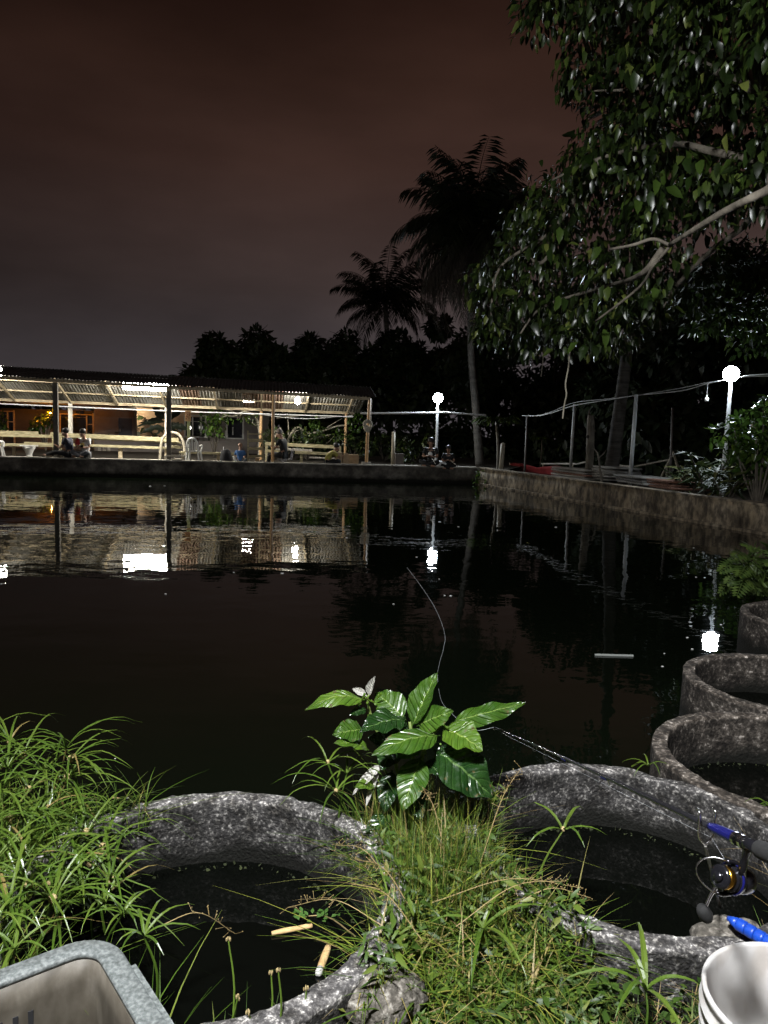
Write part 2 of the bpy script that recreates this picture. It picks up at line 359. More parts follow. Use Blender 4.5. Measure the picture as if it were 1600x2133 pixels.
M['palm_leaf'] = mat('palm_leaflet', [(0, (.006, .008, .004)), (1, (.022, .027, .011))], rough=.45, island=True, trans=.1)
M['dead_palm'] = mat('dead_palm_leaflet', [(0, (.022, .017, .012)), (1, (.055, .044, .03))], rough=.8, island=True, trans=.1)
M['fern'] = mat('fern_leaf', [(0, (.03, .06, .012)), (1, (.085, .13, .025))], rough=.5, island=True, trans=.25)
M['water_weed'] = mat('floating_weed', [(0, (.04, .10, .02)), (1, (.08, .17, .03))], rough=.4, island=True, trans=.2)
M['house_wall'] = mat('grey_house_render', [(.3, (.13, .115, .105)), (.7, (.2, .18, .165))], scale=2, rough=.9)
M['house_dark'] = mat('dark_house_board', [(.3, (.035, .032, .03)), (.7, (.07, .064, .06))], scale=2, rough=.85)
M['peach'] = mat('peach_house_render', [(.3, (.46, .31, .2)), (.7, (.56, .4, .27))], scale=1.5, rough=.9)
M['door_dark'] = flat('dark_door', (.035, .04, .055), .6)
M['trim'] = flat('window_trim', (.5, .5, .47), .6)
M['glass'] = mat('dark_window_glass', [(0, (.01, .012, .015))], rough=.06, spec=.6)
M['roof_dark'] = flat('house_roof_sheet', (.07, .06, .055), .85)
M['white_plastic'] = flat('white_plastic', (.68, .67, .63), .45)
M['cardboard'] = mat('cardboard', [(.3, (.3, .21, .12)), (.7, (.42, .31, .19))], scale=8, rough=.9)
M['sign'] = mat('old_sign_board', [(.3, (.42, .24, .10)), (.7, (.62, .40, .2))], scale=14, rough=.8)
M['ink'] = flat('sign_ink', (.16, .05, .03), .8)
M['black_cloth'] = flat('black_cloth', (.014, .014, .016), .9)
M['tarp'] = mat('red_tarpaulin', [(.3, (.14, .014, .016)), (.7, (.26, .03, .03))], scale=3, rough=.5, bump=.6, bscale=4, bdist=.05)
M['tile_red'] = mat('reddish_sheet', [(.3, (.17, .08, .055)), (.7, (.3, .17, .12))], scale=5, rough=.85)
M['skin'] = flat('skin', (.30, .17, .11), .55, scale=30)
M['hair'] = flat('black_hair', (.012, .010, .009), .5)
M['hair_grey'] = flat('grey_hair', (.22, .2, .18), .7)
M['rope'] = flat('pale_rope', (.5, .46, .36), .85)
M['bag'] = flat('white_bag', (.7, .7, .68), .5)
def ripple_water(name, base, k):
    m = bpy.data.materials.new(name); m.use_nodes = True; t = m.node_tree; b = t.nodes['Principled BSDF']; L = t.links.new
    b.inputs['Base Color'].default_value = (*base, 1); b.inputs['Roughness'].default_value = .015; b.inputs['IOR'].default_value = 1.33
    g = t.nodes.new('ShaderNodeNewGeometry'); prev = None; hs = None
    for s, amp, st in ((.9, .62, (1, 1.5, 1)), (3.6, .17, (1, 1.4, 1)), (11, .028, (1, 1, 1))):
        mpn = t.nodes.new('ShaderNodeMapping'); mpn.inputs['Scale'].default_value = st; L(g.outputs['Position'], mpn.inputs[0])
        n = t.nodes.new('ShaderNodeTexNoise'); n.inputs['Scale'].default_value = s; n.inputs['Detail'].default_value = 1.5; L(mpn.outputs[0], n.inputs[0])
        q = t.nodes.new('ShaderNodeMath'); q.operation = 'MULTIPLY'; q.inputs[1].default_value = amp; L(n.outputs[0], q.inputs[0])
        if hs is None: hs = q.outputs[0]
        else:
            a = t.nodes.new('ShaderNodeMath'); a.operation = 'ADD'; L(hs, a.inputs[0]); L(q.outputs[0], a.inputs[1]); hs = a.outputs[0]
    bp = t.nodes.new('ShaderNodeBump'); bp.inputs['Strength'].default_value = 1; bp.inputs['Distance'].default_value = k
    L(hs, bp.inputs['Height']); L(bp.outputs[0], b.inputs['Normal'])
    return m
M['water'] = ripple_water('pond_water', (.0030, .0046, .0024), .0095)
M['well_water'] = ripple_water('still_water', (.002, .0024, .0018), .002); M['well_water'].node_tree.nodes['Principled BSDF'].inputs['Specular IOR Level'].default_value = .3
def veined(name, a, b_, vein, rough, trans):           # big leaves: midrib and side veins from the leaf's own UVs
    m = bpy.data.materials.new(name); m.use_nodes = True; t = m.node_tree; b = t.nodes['Principled BSDF']; L = t.links.new
    def nd(ty, **k):
        n = t.nodes.new(ty)
        for kk, v in k.items(): setattr(n, kk, v)
        return n
    def mth(op, x, y=None):
        n = nd('ShaderNodeMath', operation=op)
        for i, q in enumerate((x, y)):
            if q is None: continue
            if hasattr(q, 'links'): L(q, n.inputs[i])
            else: n.inputs[i].default_value = q
        return n.outputs[0]
    uv = nd('ShaderNodeTexCoord'); sp = nd('ShaderNodeSeparateXYZ'); L(uv.outputs['UV'], sp.inputs[0])
    au = mth('ABSOLUTE', mth('SUBTRACT', sp.outputs[0], .5))
    ph = mth('SUBTRACT', mth('MULTIPLY', sp.outputs[1], 8.0), mth('MULTIPLY', au, 3.4))
    fr = mth('ABSOLUTE', mth('SUBTRACT', mth('FRACT', ph), .5))
    side = mth('LESS_THAN', fr, .05); mid = mth('LESS_THAN', au, .022)
    vm = mth('MAXIMUM', mth('MULTIPLY', side, .16), mid)
    nz_ = nd('ShaderNodeTexNoise'); nz_.inputs['Scale'].default_value = 14; L(uv.outputs['Object'], nz_.inputs[0])
    r_ = nd('ShaderNodeValToRGB'); r_.color_ramp.elements[0].position = .3; r_.color_ramp.elements[0].color = (*a, 1); r_.color_ramp.elements[1].position = .7; r_.color_ramp.elements[1].color = (*b_, 1)
    L(nz_.outputs[0], r_.inputs[0])
    mx = nd('ShaderNodeMix', data_type='RGBA'); L(vm, mx.inputs[0]); L(r_.outputs[0], mx.inputs[6]); mx.inputs[7].default_value = (*vein, 1)
    L(mx.outputs[2], b.inputs['Base Color']); b.inputs['Roughness'].default_value = rough; b.inputs['Specular IOR Level'].default_value = .6
    n2 = nd('ShaderNodeTexNoise'); n2.inputs['Scale'].default_value = 34; n2.inputs['Detail'].default_value = 4; L(uv.outputs['Object'], n2.inputs[0])
    edge = mth('MULTIPLY', mth('GREATER_THAN', mth('ADD', n2.outputs[0], mth('MULTIPLY', au, .22)), .735), .8)       # blemishes, more of them towards the margin
    m3 = nd('ShaderNodeMix', data_type='RGBA'); L(edge, m3.inputs[0]); L(mx.outputs[2], m3.inputs[6]); m3.inputs[7].default_value = (.10, .075, .025, 1); L(m3.outputs[2], b.inputs['Base Color'])
    rr_ = nd('ShaderNodeMapRange'); rr_.inputs[1].default_value = .35; rr_.inputs[2].default_value = .65; rr_.inputs[3].default_value = rough - .06; rr_.inputs[4].default_value = rough + .22; L(n2.outputs[0], rr_.inputs[0]); L(rr_.outputs[0], b.inputs['Roughness'])
    mx = m3
    bp = nd('ShaderNodeBump'); bp.inputs['Strength'].default_value = .9; bp.inputs['Distance'].default_value = .004
    sm = nd('ShaderNodeMapRange'); sm.interpolation_type = 'SMOOTHSTEP'; sm.inputs[2].default_value = .3; L(fr, sm.inputs[0])
    L(mth('ADD', sm.outputs[0], mth('MULTIPLY', nz_.outputs[0], .6)), bp.inputs['Height']); L(bp.outputs[0], b.inputs['Normal'])
    tr = nd('ShaderNodeBsdfTranslucent'); ms = nd('ShaderNodeMixShader'); ms.inputs[0].default_value = trans; L(mx.outputs[2], tr.inputs[0])
    o = [n for n in t.nodes if n.type == 'OUTPUT_MATERIAL'][0]
    L(b.outputs[0], ms.inputs[1]); L(tr.outputs[0], ms.inputs[2]); L(ms.outputs[0], o.inputs[0])
    return m
M['noni'] = veined('big_leaf_mid', (.026, .072, .008), (.058, .122, .013), (.15, .23, .05), .24, .2)
M['noni_dark'] = veined('big_leaf_dark', (.007, .026, .006), (.016, .045, .009), (.07, .13, .035), .17, .12)
M['noni_light'] = veined('big_leaf_light', (.055, .125, .010), (.105, .19, .017), (.22, .31, .06), .32, .28)
M['noni_dry'] = veined('curled_pale_leaf', (.36, .35, .31), (.55, .53, .48), (.6, .58, .52), .55, .1)
M['banana'] = veined('banana_leaf', (.012, .018, .010), (.02, .03, .014), (.03, .04, .02), .5, .05)

L_COOL, L_WHITE, L_WARM, L_ORANGE = (.80, .90, 1.0), (1.0, .96, .86), (1.0, .85, .6), (1.0, .30, .025)
M['tube_on'] = glow('lit_tube', L_WHITE, 240)
M['flood_on'] = glow('lit_flood_panel', L_COOL, 620)
M['bulb_on'] = glow('lit_bulb', L_WHITE, 420)
M['small_on'] = glow('lit_small_bulb', (1, .97, .9), 12)
M['orange_on'] = glow('lit_orange_lamp', L_ORANGE, 2600)
M['key_on'] = glow('lit_bank_lamp', (.97, .985, 1.0), 1500)

# ================================================================== THE SETTING
def inpoly(x, y, P):
    c = False; j = len(P) - 1
    for i in range(len(P)):
        if (P[i][1] > y) != (P[j][1] > y) and x < (P[j][0] - P[i][0]) * (y - P[i][1]) / (P[j][1] - P[i][1]) + P[i][0]: c = not c
        j = i
    return c
RINGS = [(-.50, 2.12, .60), (.86, 2.48, .58), (1.78, 3.14, .58), (2.33, 4.21, .58), (3.42, 5.85, .58), (4.35, 6.75, .58)]
SHORE = [(-9, 1.6), (-3.2, 2.3), (-2.3, 2.75), (-1.5, 2.75), (-1.05, 2.45), (-.5, 2.15), (.0, 2.62), (.22, 2.72), (.45, 2.6), (.86, 2.5), (1.81, 3.15), (2.28, 4.2), (2.95, 5.1), (3.42, 5.85), (4.35, 6.75), (5.6, 7.6), (8.4, 10.2), (12, 12)]
SH = np.array(SHORE)
def shore_dist(X, Y):
    X = np.asarray(X, float); Y = np.asarray(Y, float); best = np.full(X.shape, 1e9); sgn = np.zeros(X.shape)
    for i in range(len(SH) - 1):
        a, b = SH[i], SH[i + 1]; ab = b - a
        t = np.clip(((X - a[0]) * ab[0] + (Y - a[1]) * ab[1]) / (ab @ ab), 0, 1)
        d = np.hypot(X - a[0] - t * ab[0], Y - a[1] - t * ab[1])
        m = d < best; best = np.where(m, d, best)
    below = np.interp(X, SH[:, 0], SH[:, 1]) > Y
    return np.where(below, best, -best)
def bank_z(X, Y):
    X = np.asarray(X, float); Y = np.asarray(Y, float); d = shore_dist(X, Y)
    t = np.clip((d + .12) / .3, 0, 1); t = t * t * (3 - 2 * t)
    z = -.7 + t * (.98 + .05 * np.sin(3.1 * X + 1.7 * Y) + .03 * np.sin(7 * Y - 4 * X))
    z = z + .06 * np.exp(-((X - .18) ** 2 + (Y - 2.35) ** 2) / .09)
    for x, y, r in RINGS:
        q = np.hypot(X - x, Y - y); z = np.where(q < r - .03, -.35, z)
    return z
def bz(x, y): return float(bank_z(np.array([x]), np.array([y]))[0])

# water of the pond, the beds and the land
mb = MB(); mb.add([(-30, -2, 0), (14, -2, 0), (14, 30, 0), (-30, 30, 0)], [(0, 1, 2, 3)])
tag(mb.build('pond_water', M['water']), kind='structure')
mb = MB(); mb.add([(-300, -200, -.9), (300, -200, -.9), (300, 400, -.9), (-300, 400, -.9)], [(0, 1, 2, 3)])
tag(mb.build('ground', M['soil']), kind='structure')
xs = np.arange(-4, 9.01, .075); ys = np.arange(-6, 10.51, .075)
GX, GY = np.meshgrid(xs, ys); GZ = bank_z(GX, GY)
GZ = GZ + np.array([[.018 * noise.noise(Vector((x * 5, y * 5, 0))) for x in xs] for y in ys])
nx_, ny_ = len(xs), len(ys); ii = np.arange(nx_ * ny_).reshape(ny_, nx_)
F = np.stack([ii[:-1, :-1], ii[:-1, 1:], ii[1:, 1:], ii[1:, :-1]], -1).reshape(-1, 4)
tag(link_mesh('near_bank', npmesh('near_bank', np.stack([GX, GY, GZ], -1).reshape(-1, 3), F, True), M['soil']), kind='structure')
FTOP = .55
a, b, c, d = fs(-1.0, .26, .47), fs(26, .26, .47), fs(60, 160, .47), fs(-90, 160, .47)
mb = MB(); mb.add([a, b, c, d], [(0, 1, 2, 3)]); tag(mb.build('far_bank', M['dirt']), kind='structure')
def rp_(t, d, z): p = FC + RU * t + RN * d; return Vector((p.x, p.y, z))
mb = MB(); mb.add([rp_(-30, .3, .25), rp_(26, .3, .25), rp_(26, 90, .25), rp_(-30, 90, .25)], [(0, 3, 2, 1)])
tag(mb.build('right_bank', M['soil']), kind='structure')
mb = MB(); mb.add([(-90, -60, .3), (-17, -60, .3), (-17, 60, .3), (-90, 60, .3)], [(0, 1, 2, 3)]); tag(mb.build('left_bank', M['soil']), kind='structure')

def wall_strip(P, Q, n, th, z0, z1, seg, jit, zt=None, nv=6):
    """subdivided wall from P to Q; its face stands on the line, thickness goes along n"""
    mb = MB(); L = (Q - P).length; k = max(2, int(L / seg)); pr = []
    for i in range(nv + 1): pr.append((0, z0 + (z1 - z0) * i / nv))
    pr += [(th * .5, z1), (th, z1), (th, z0)]
    for i in range(k + 1):
        p = P.lerp(Q, i / k)
        for (o, z) in pr:
            q = p + n * o; e = noise.noise(Vector((q.x * 1.7, q.y * 1.7, z * 2.5))) * jit + noise.noise(Vector((q.x * 6, q.y * 6, z * 6))) * jit * .5
            mb.v.append(Vector((q.x, q.y, z)) - n * e + Vector((0, 0, e * .6 if z == z1 else 0)))
    m = len(pr)
    for i in range(k):
        for j in range(m - 1): mb.f.append((i * m + j, (i + 1) * m + j, (i + 1) * m + j + 1, i * m + j + 1))
    return mb
def conc_wall(name, P, Q, n, label, mt, ledge, capz):
    t = thing(name, (P.x, P.y, 0), label, 'wall')
    wall_strip(P, Q, n, .24, -.8, .53, .18, .018).build('wall_face', mt, t, True)
    wall_strip(P - n * .03, Q - n * .03, n, .32, .535, .575, .25, .010, nv=1).build('cap', M['cap'] if capz else mt, t)
    if ledge: wall_strip(P - n * .09, Q - n * .09, n, .09, -.8, .05, .25, .012, nv=2).build('footing', mt, t)
conc_wall('pond_wall', FC, fs(24, 0, 0), FN, 'low dark grey concrete wall along the far side of the pond, below the shelter', M['wall_far'], False, True)
conc_wall('pond_wall', FC + RU * .05, FC + RU * 24, RN, 'stained brown concrete wall running along the right side of the pond', M['wall'], True, False)

# concrete rings along the near bank, each holding still water
def ring(i, x, y, r, label, mt, tilt=0.0, sub=150):
    t = thing('concrete_ring', (x, y, 0), label, 'concrete ring', 'concrete rings along the near bank')
    def jit(q):
        p = Vector((q.x + x * 3, q.y + y * 3, q.z + i)); u = Vector((q.x, q.y, 0)).normalized()
        e = noise.noise(p * 3) * .006 + noise.noise(p * 17) * .003 + noise.noise(p * 45) * .004
        up = (noise.noise(p * 6 + Vector((9, 0, 0))) * .004 + noise.noise(p * 22) * .005 + noise.noise(p * 60) * .005) if q.z > .36 else 0
        up -= max(0, noise.noise(p * 7.5) - .26) * .022 if q.z > .375 else 0
        return q + u * e + Vector((0, 0, up + tilt * q.x))
    ri = r - .068
    pr = [(r, -.7), (r, -.3)] + [(r, z) for z in np.linspace(-.1, .36, 14)] + [(r, .38), (r - .0005, .396), (r - .0035, .4005)]
    pr += [(r - .004 - (r - ri - .008) * k / 8, .401) for k in range(1, 8)] + [(ri + .0035, .4005), (ri + .0005, .396)]
    pr += [(ri, z) for z in np.linspace(.37, -.1, 16)] + [(ri, -.5)]
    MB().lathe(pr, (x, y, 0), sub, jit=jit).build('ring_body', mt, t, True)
    mb = MB(); mb.add([(x + (ri + .02) * math.cos(k * math.pi / 24), y + (ri + .02) * math.sin(k * math.pi / 24), .165) for k in range(48)], [tuple(range(48))])
    tag(mb.build('well_water', M['well_water'], t), kind='structure')
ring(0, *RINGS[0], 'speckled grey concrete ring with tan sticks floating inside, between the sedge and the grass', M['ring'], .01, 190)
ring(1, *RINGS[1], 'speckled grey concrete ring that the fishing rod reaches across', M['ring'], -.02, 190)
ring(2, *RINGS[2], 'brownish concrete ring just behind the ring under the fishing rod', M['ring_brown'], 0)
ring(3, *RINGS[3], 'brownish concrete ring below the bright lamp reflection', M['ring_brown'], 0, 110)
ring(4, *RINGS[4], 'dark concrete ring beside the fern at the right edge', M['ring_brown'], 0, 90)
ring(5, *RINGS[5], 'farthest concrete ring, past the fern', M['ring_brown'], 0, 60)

# ================================================================== SHELTER ON THE FAR BANK
def sof(p): return (Vector((p.x, p.y, 0)) - FC).dot(FU)
class Line:                                   # straight roof line: height as a function of s
    def __init__(s, pa, pb, d):
        A, B = wl(*pa, d), wl(*pb, d); s.d = d; s.s0, s.z0 = sof(A), A.z; s.k = (B.z - A.z) / (sof(B) - s.s0)
    def __call__(s, q, dz=0, dd=0): return fs(q, s.d + dd, s.z0 + s.k * (q - s.s0) + dz)
EAVE = Line((0, 784), (767, 828), .15); RIDGE = Line((45, 770), (747, 809), 1.5); REAR = Line((0, 831), (721, 859), 4.2)
S0, S1 = EAVE.s0, 0; SR = sof(wl(766, 830, .15)); SL = 18.2
sh = thing('fishing_shelter', fs(8, 2, .47), 'long open shelter with corrugated roof and wooden posts on the far bank', 'shelter', None)
def corr(la, lb, sa, sb, ov, mt, name):       # corrugated sheet between two roof lines, edges reaching ov beyond the lower one
    n = int((sb - sa) / .019); V = []; Fq = []
    for i in range(n + 1):
        s = sa + (sb - sa) * i / n; h = .024 * math.sin(2 * math.pi * (s - sa) / .11)
        p, q = la(s), lb(s); e = (p - q).normalized()
        for pt in (p + e * ov, q - e * .06): V.append(pt + Vector((0, 0, h + .05)))
    for i in range(n): Fq.append((2 * i, 2 * i + 2, 2 * i + 3, 2 * i + 1))
    mb = MB(); mb.v = V; mb.f = Fq; return mb.build(name, mt, sh, True)
s = SR - .25; i = 0
order = [0, 1, 3, 1, 2, 2, 3, 0, 2, 1, 1, 0, 1, 0, 3, 0, 1, 3, 0, 1, 0, 3, 0, 1, 3]
while s < SL:
    e = min(s + .78 + .05 * math.sin(i * 2.3), SL)
    corr(REAR, RIDGE, s, e, .22 + .06 * math.sin(i * 4.1), M['zinc'][order[i % len(order)]], 'roof_sheet')
    corr(EAVE, RIDGE, s - .03, e, .12 + .05 * math.sin(i * 3.3), M['zinc_top'], 'roof_sheet')
    s = e - .05 if e < SL else SL; i += 1
MB().bar(EAVE(SR - .1, -.03), EAVE(SL, -.03), .06, .10).build('front_beam', M['beamwood'], sh)
MB().bar(REAR(SR, -.02), REAR(SL, -.02), .07, .10).build('rear_beam', M['beamwood'], sh)
MB().bar(RIDGE(SR, -.06), RIDGE(SL, -.06), .06, .1).build('ridge_beam', M['post_dark'], sh)
def mid(q, t, dz=0): return REAR(q).lerp(RIDGE(q), t) + Vector((0, 0, dz))
for t in (.32, .66): MB().bar(mid(SR, t, -.0), mid(SL, t, -.0), .05, .05).build('purlin', M['beamwood'], sh)
for px_ in (724, 636, 545, 453, 346, 246, 149, 32, -70, -160):
    q = sof(wl(px_, 850, 4.2)); q = max(q, SR + .03)
    MB().bar(REAR(q, -.05), RIDGE(q, -.08), .055, .085).build('rafter', M['beamwood'], sh)
MB().tube([REAR(SR + .05, -.16, -.2), REAR((SR + SL) / 2, -.20, -.2), REAR(SL, -.16, -.2)], .022, 6, sm=20).build('pipe', M['white_pipe'], sh)
MB().tube([REAR(SR + .05, -.12, -.1), REAR(SR + 2, -.30, -.1), REAR(SR + 4, -.17, -.1)], .012, 5, sm=14).build('pipe', M['white_pipe'], sh)
def post(px_, yb, d, wd, mt, top, lean=0, foot=None):
    g = wl(px_, yb, d); q = sof(g); tp = top(q); g.z = .47
    tp = Vector((g.x, g.y, tp.z - .02)) + FU * lean
    if wd > .1: MB().bar(g, tp, wd, wd, FN).build('post', mt, sh)
    else: MB().tube([g, g.lerp(tp, .5) + FU * .01, tp], [wd / 2 * 1.1, wd / 2], 8).build('post', mt, sh)
    if foot: MB().box(g + Vector((0, 0, .09)), (foot, foot * .8, .16), math.atan2(FU.y, FU.x)).build('footing', M['cap'], sh)
for px_ in (-118, 118, 352): post(px_, 955, .35, .14, M['post_dark'], EAVE)
post(568, 962, .35, .095, M['bamboo'], EAVE); post(763, 965, .35, .10, M['bamboo'], EAVE, -.06, .3)
for px_, mt, wd in ((-70, 'post_pale', .13), (148, 'post_pale', .13), (347, 'post_pale', .11)): post(px_, 950, 4.2, wd, M[mt], REAR)
post(543, 950, 4.2, .10, M['bamboo'], REAR); post(719, 950, 4.2, .095, M['bamboo'], REAR)
MB().box(wl(364, 957, .5) * 1 + Vector((0, 0, .0)), (.5, .3, .05), math.atan2(FU.y, FU.x)).build('footing', M['cap'], sh)

# lamps
def tube_light(pa, pb, d, rad, label):
    A, B = wl(*pa, d), wl(*pb, d); t = thing('tube_light', tuple((A + B) / 2), label, 'lamp', 'lamps round the pond')
    MB().bar(A + Vector((0, 0, rad * 1.25)), B + Vector((0, 0, rad * 1.25)), rad * 2.0, rad * .5, FN).build('housing', M['white_plastic'], t)
    MB().tube([A, B], rad, 10).build('lit_tube', M['tube_on'], t)
    MB().tube([(A + B) / 2 + Vector((0, 0, rad * 1.4)), (A + B) / 2 + Vector((0, 0, rad * 1.4 + .12))], .01, 5).build('hanger', M['iron'], t)
tube_light((257, 803), (352, 807), 1.15, .13, 'large glaring tube light under the shelter eave, beside a dark post')
tube_light((-58, 772), (3, 776), .9, .10, 'tube light half cut off at the left edge of the picture')
tube_light((507, 833), (528, 834), 3.6, .065, 'small short tube light hanging at the back of the shelter')
def bulb_light(p, label, r, on, cord):
    t = thing('light_bulb', tuple(p), label, 'lamp', 'lamps round the pond')
    MB().ball(p, r, 12, 8, (1, 1, 1.15)).build('glass_bulb', on, t, True)
    MB().lathe([(0, r * 1.9), (r * .45, r * 1.9), (r * .5, r * .9), (0, r * .8)], p, 10).build('lamp_holder', M['white_plastic'], t)
    if cord: MB().tube([p + Vector((0, 0, r * 1.8)), p + Vector((0, 0, r * 1.8 + cord))], .008, 5).build('cord', M['iron'], t)
bulb_light(wl(620, 835, 2.0), 'bright round bulb hanging under the right part of the shelter roof', .10, M['bulb_on'], .25)
def flood_post(base, top, label, tilt, size, n_post='pvc', name='lamp_post', face=None):
    t = thing(name, tuple(base), label, 'lamp post', 'flood lamps on posts round the pond')
    MB().tube([base, base.lerp(top, .5), top], [.055, .05, .045], 10).build('post', M[n_post], t)
    f = (face - top); f.normalize()
    x = Vector((0, 0, 1)).cross(f).normalized(); y = f.cross(x); Mx = Matrix((x, y, f)).transposed()
    c = top + Vector((0, 0, .16)) + f * .06
    MB().lathe([(0, -.14), (size * .3, -.13), (size * .5, -.05), (size * .535, 0), (size * .535, size * .10), (size * .505, size * .10)], c, 24, M=Mx).build('lamp_housing', M['iron'], t)
    MB().lathe([(size * .50, -.02), (size * .50, size * .14), (size * .42, size * .30), (size * .24, size * .42), (0, size * .46)], c, 24, M=Mx).build('lamp_dome', M['flood_on'], t, True)
    MB().bar(top + Vector((0, 0, -.05)), c - f * .06, .03, .05).build('bracket', M['iron'], t)
    for k in (-.4, -.2, 0, .2, .4): MB().box(c - f * .11 + x * size * k * .8, (.012, size * .6, .05), M=Mx).build('cooling_fin', M['iron'], t)
    return t
b_ = wl(908, 968, 2.2); t_ = wl(912, 838, 2.2); b_.z = .47
flood_post(b_, t_, 'white lamp post with glaring floodlight behind the two boys on the wall', .3, .34, face=Vector((1.5, 10, 0)))
b_ = rw(1519, 1040, 2.6); t_ = rw(1523, 792, 2.6); b_.z = .25; b_.x, b_.y = t_.x - .02, t_.y
flood_post(b_, t_, 'white lamp post with glaring floodlight among the shrubs on the right', .3, .36, face=Vector((1.0, 6, .2)))
# the bank lamp behind the photographer that lights the near bank
kb = Vector((-.75, -.75, .3)); kt = Vector((-.60, -.35, 4.3))
tk = flood_post(kb, kt, 'flood lamp on a white post behind the near bank', .4, .42, face=kt + Vector((.45, 1.0, -.75)))
[ch for ch in tk.children if ch.name.startswith('lamp_dome')][0].data.materials[0] = M['key_on']

# ================================================================== HOUSE BEHIND THE SHELTER
hs = thing('house', tuple(fs(10, 10, .47)), 'low grey house with a peach wall behind the shelter', 'house')
HD = 10.0
def hbox(xa, ya, xb, yb, d0, th, mt, name, par=None, z0=None):
    A, B = wl(xa, ya, d0), wl(xb, yb, d0); za, zb = A.z, B.z
    if z0 is not None: zb = z0
    c = (A + B) / 2 + FN * th / 2; c.z = (za + zb) / 2
    L = abs(sof(A) - sof(B))
    return MB().box(c, (L, th, abs(za - zb)), math.atan2(FU.y, FU.x)).build(name, mt, par or hs)
hbox(-120, 846, 196, 946, HD + .4, .2, M['house_dark'], 'wall', z0=.47)
hbox(196.5, 846, 283, 946, HD, .2, M['house_wall'], 'wall', z0=.47)
hbox(283.5, 846, 470, 946, HD + 1.2, .2, M['peach'], 'wall', z0=.47)
hbox(415, 846, 560, 946, HD + .5, .2, M['house_wall'], 'wall', z0=.47)
hbox(278, 852, 284, 946, HD - .25, .2, M['post_dark'], 'pillar', z0=.47)
hbox(196.5, 912, 500, 950, HD - .6, .15, M['house_wall'], 'plinth', z0=.47)
hbox(-140, 834, 570, 850, HD - .7, 1.6, M['roof_dark'], 'roof')
dr = hbox(247, 871, 275, 912, HD - .06, .05, M['door_dark'], 'door')
for a_ in ((244.5, 869, 247, 912), (275, 869, 277.5, 912), (247, 868, 275, 870.8)): hbox(*a_, HD - .09, .08, M['house_wall'], 'door_frame', dr)
hbox(249, 893, 251, 900, HD - .09, .03, M['iron'], 'handle', dr)
wn = hbox(386, 868, 428, 908, HD + .40, .05, M['glass'], 'window')
for a_ in ((383, 864, 386.5, 911), (400, 868, 402.5, 908), (417, 864, 420, 911), (427, 864, 430.5, 911), (386.5, 864, 427, 867.5), (386.5, 877, 427, 879), (382, 908.5, 432, 912)): hbox(*a_, HD + .30, .08, M['trim'], 'window_frame', wn)
wn = hbox(474, 870, 505, 912, HD + .46, .03, M['glass'], 'window')
for a_ in ((470, 868, 474, 914), (484, 890, 486, 906), (505, 868, 508, 914), (470, 912, 508, 915)): hbox(*a_, HD + .40, .05, M['trim'], 'window_frame', wn)
def wframe(x0, x1, y0, y1):
    w_ = hbox(x0, y0, x1, y1, HD + .36, .03, M['glass'], 'window')
    for a_ in ((x0 - 2, y0 - 3, x0 + 1, y1 + 25), (x1 - 1, y0 - 3, x1 + 3, y1 + 25), (x0, y0 - 3, x1, y0 + 1), (x1 - 14, y0 + 2, x1 - 11, y1 + 6), (x0, y0 + 4, x1 - 14, y0 + 6), (x1 - 11, (y0 + y1) / 2, x1, (y0 + y1) / 2 + 2)): hbox(*a_, HD + .26, .09, M['beamwood'], 'window_frame', w_)
wframe(-30, 28, 857, 898); wframe(126, 193, 864, 902)
wn = hbox(158, 855, 174, 864, HD + .36, .03, M['glass'], 'window')
hbox(155, 853, 177, 855, HD + .3, .08, M['house_wall'], 'window_frame', wn)
for k in range(3): hbox(204 + 10 * k, 932, 210 + 10 * k, 942, HD - .68, .06, M['cap'], 'vent_block')
# small lamps on the house porch
bulb_light(wl(359, 894, 8.2), 'small round white bulb glowing behind the post, in front of the peach wall', .07, M['small_on'], .3)
bulb_light(wl(394, 891, 7.5), 'small white bulb beside the sign post', .08, M['small_on'], .3)
# warm porch lamp that lights the peach wall
p_ = wl(281, 858, 10.5); bulb_light(p_, 'warm porch bulb under the house roof above the banana plant', .06, glow('lit_porch_bulb', L_WARM, 260), .1)
# orange lamp in the garden, with the leaves it lights
p_ = wl(105, 861, 8.6)
bulb_light(p_, 'orange garden lamp glowing among leaves behind the bench', .032, M['orange_on'], 0)

# ================================================================== BENCHES AND THINGS ON THE FAR BANK
def wbar(mb, xa, ya, xb, yb, d, wd, ht, d2=None):
    return mb.bar(wl(xa, ya, d), wl(xb, yb, d if d2 is None else d2), wd, ht)
def part_bar(par, name, mt, xa, ya, xb, yb, d, wd, ht, d2=None): return wbar(MB(), xa, ya, xb, yb, d, wd, ht, d2).build(name, mt, par)
def leg_bar(par, name, mt, x, y, d, wd):
    p = wl(x, y, d); q = Vector((p.x, p.y, .47)); return MB().bar(q, p, wd, wd * .8, FN).build(name, mt, par)
t = thing('long_bench', tuple(fs(9, 3, .47)), 'long weathered plank bench with a back rail, left of the arch', 'bench')
part_bar(t, 'back_plank', M['plank'], -60, 899, 80, 902.5, 3.1, .05, .12); part_bar(t, 'back_plank', M['plank'], -60, 905, 116, 909, 3.0, .05, .10)
part_bar(t, 'back_plank', M['plank'], 105, 905, 372, 916.5, 3.05, .05, .15); part_bar(t, 'back_plank', M['plank'], 120, 911, 376, 922, 3.12, .04, .07)
part_bar(t, 'seat_plank', M['plank'], -60, 925, 113, 928, 2.7, .3, .09); part_bar(t, 'seat_plank', M['plank'], 52, 922, 113, 924.5, 2.8, .2, .05)
part_bar(t, 'seat_plank', M['plank'], 122, 925.5, 350, 933.5, 2.7, .28, .08); part_bar(t, 'seat_plank', M['plank'], 350, 930, 379, 932, 2.9, .2, .09)
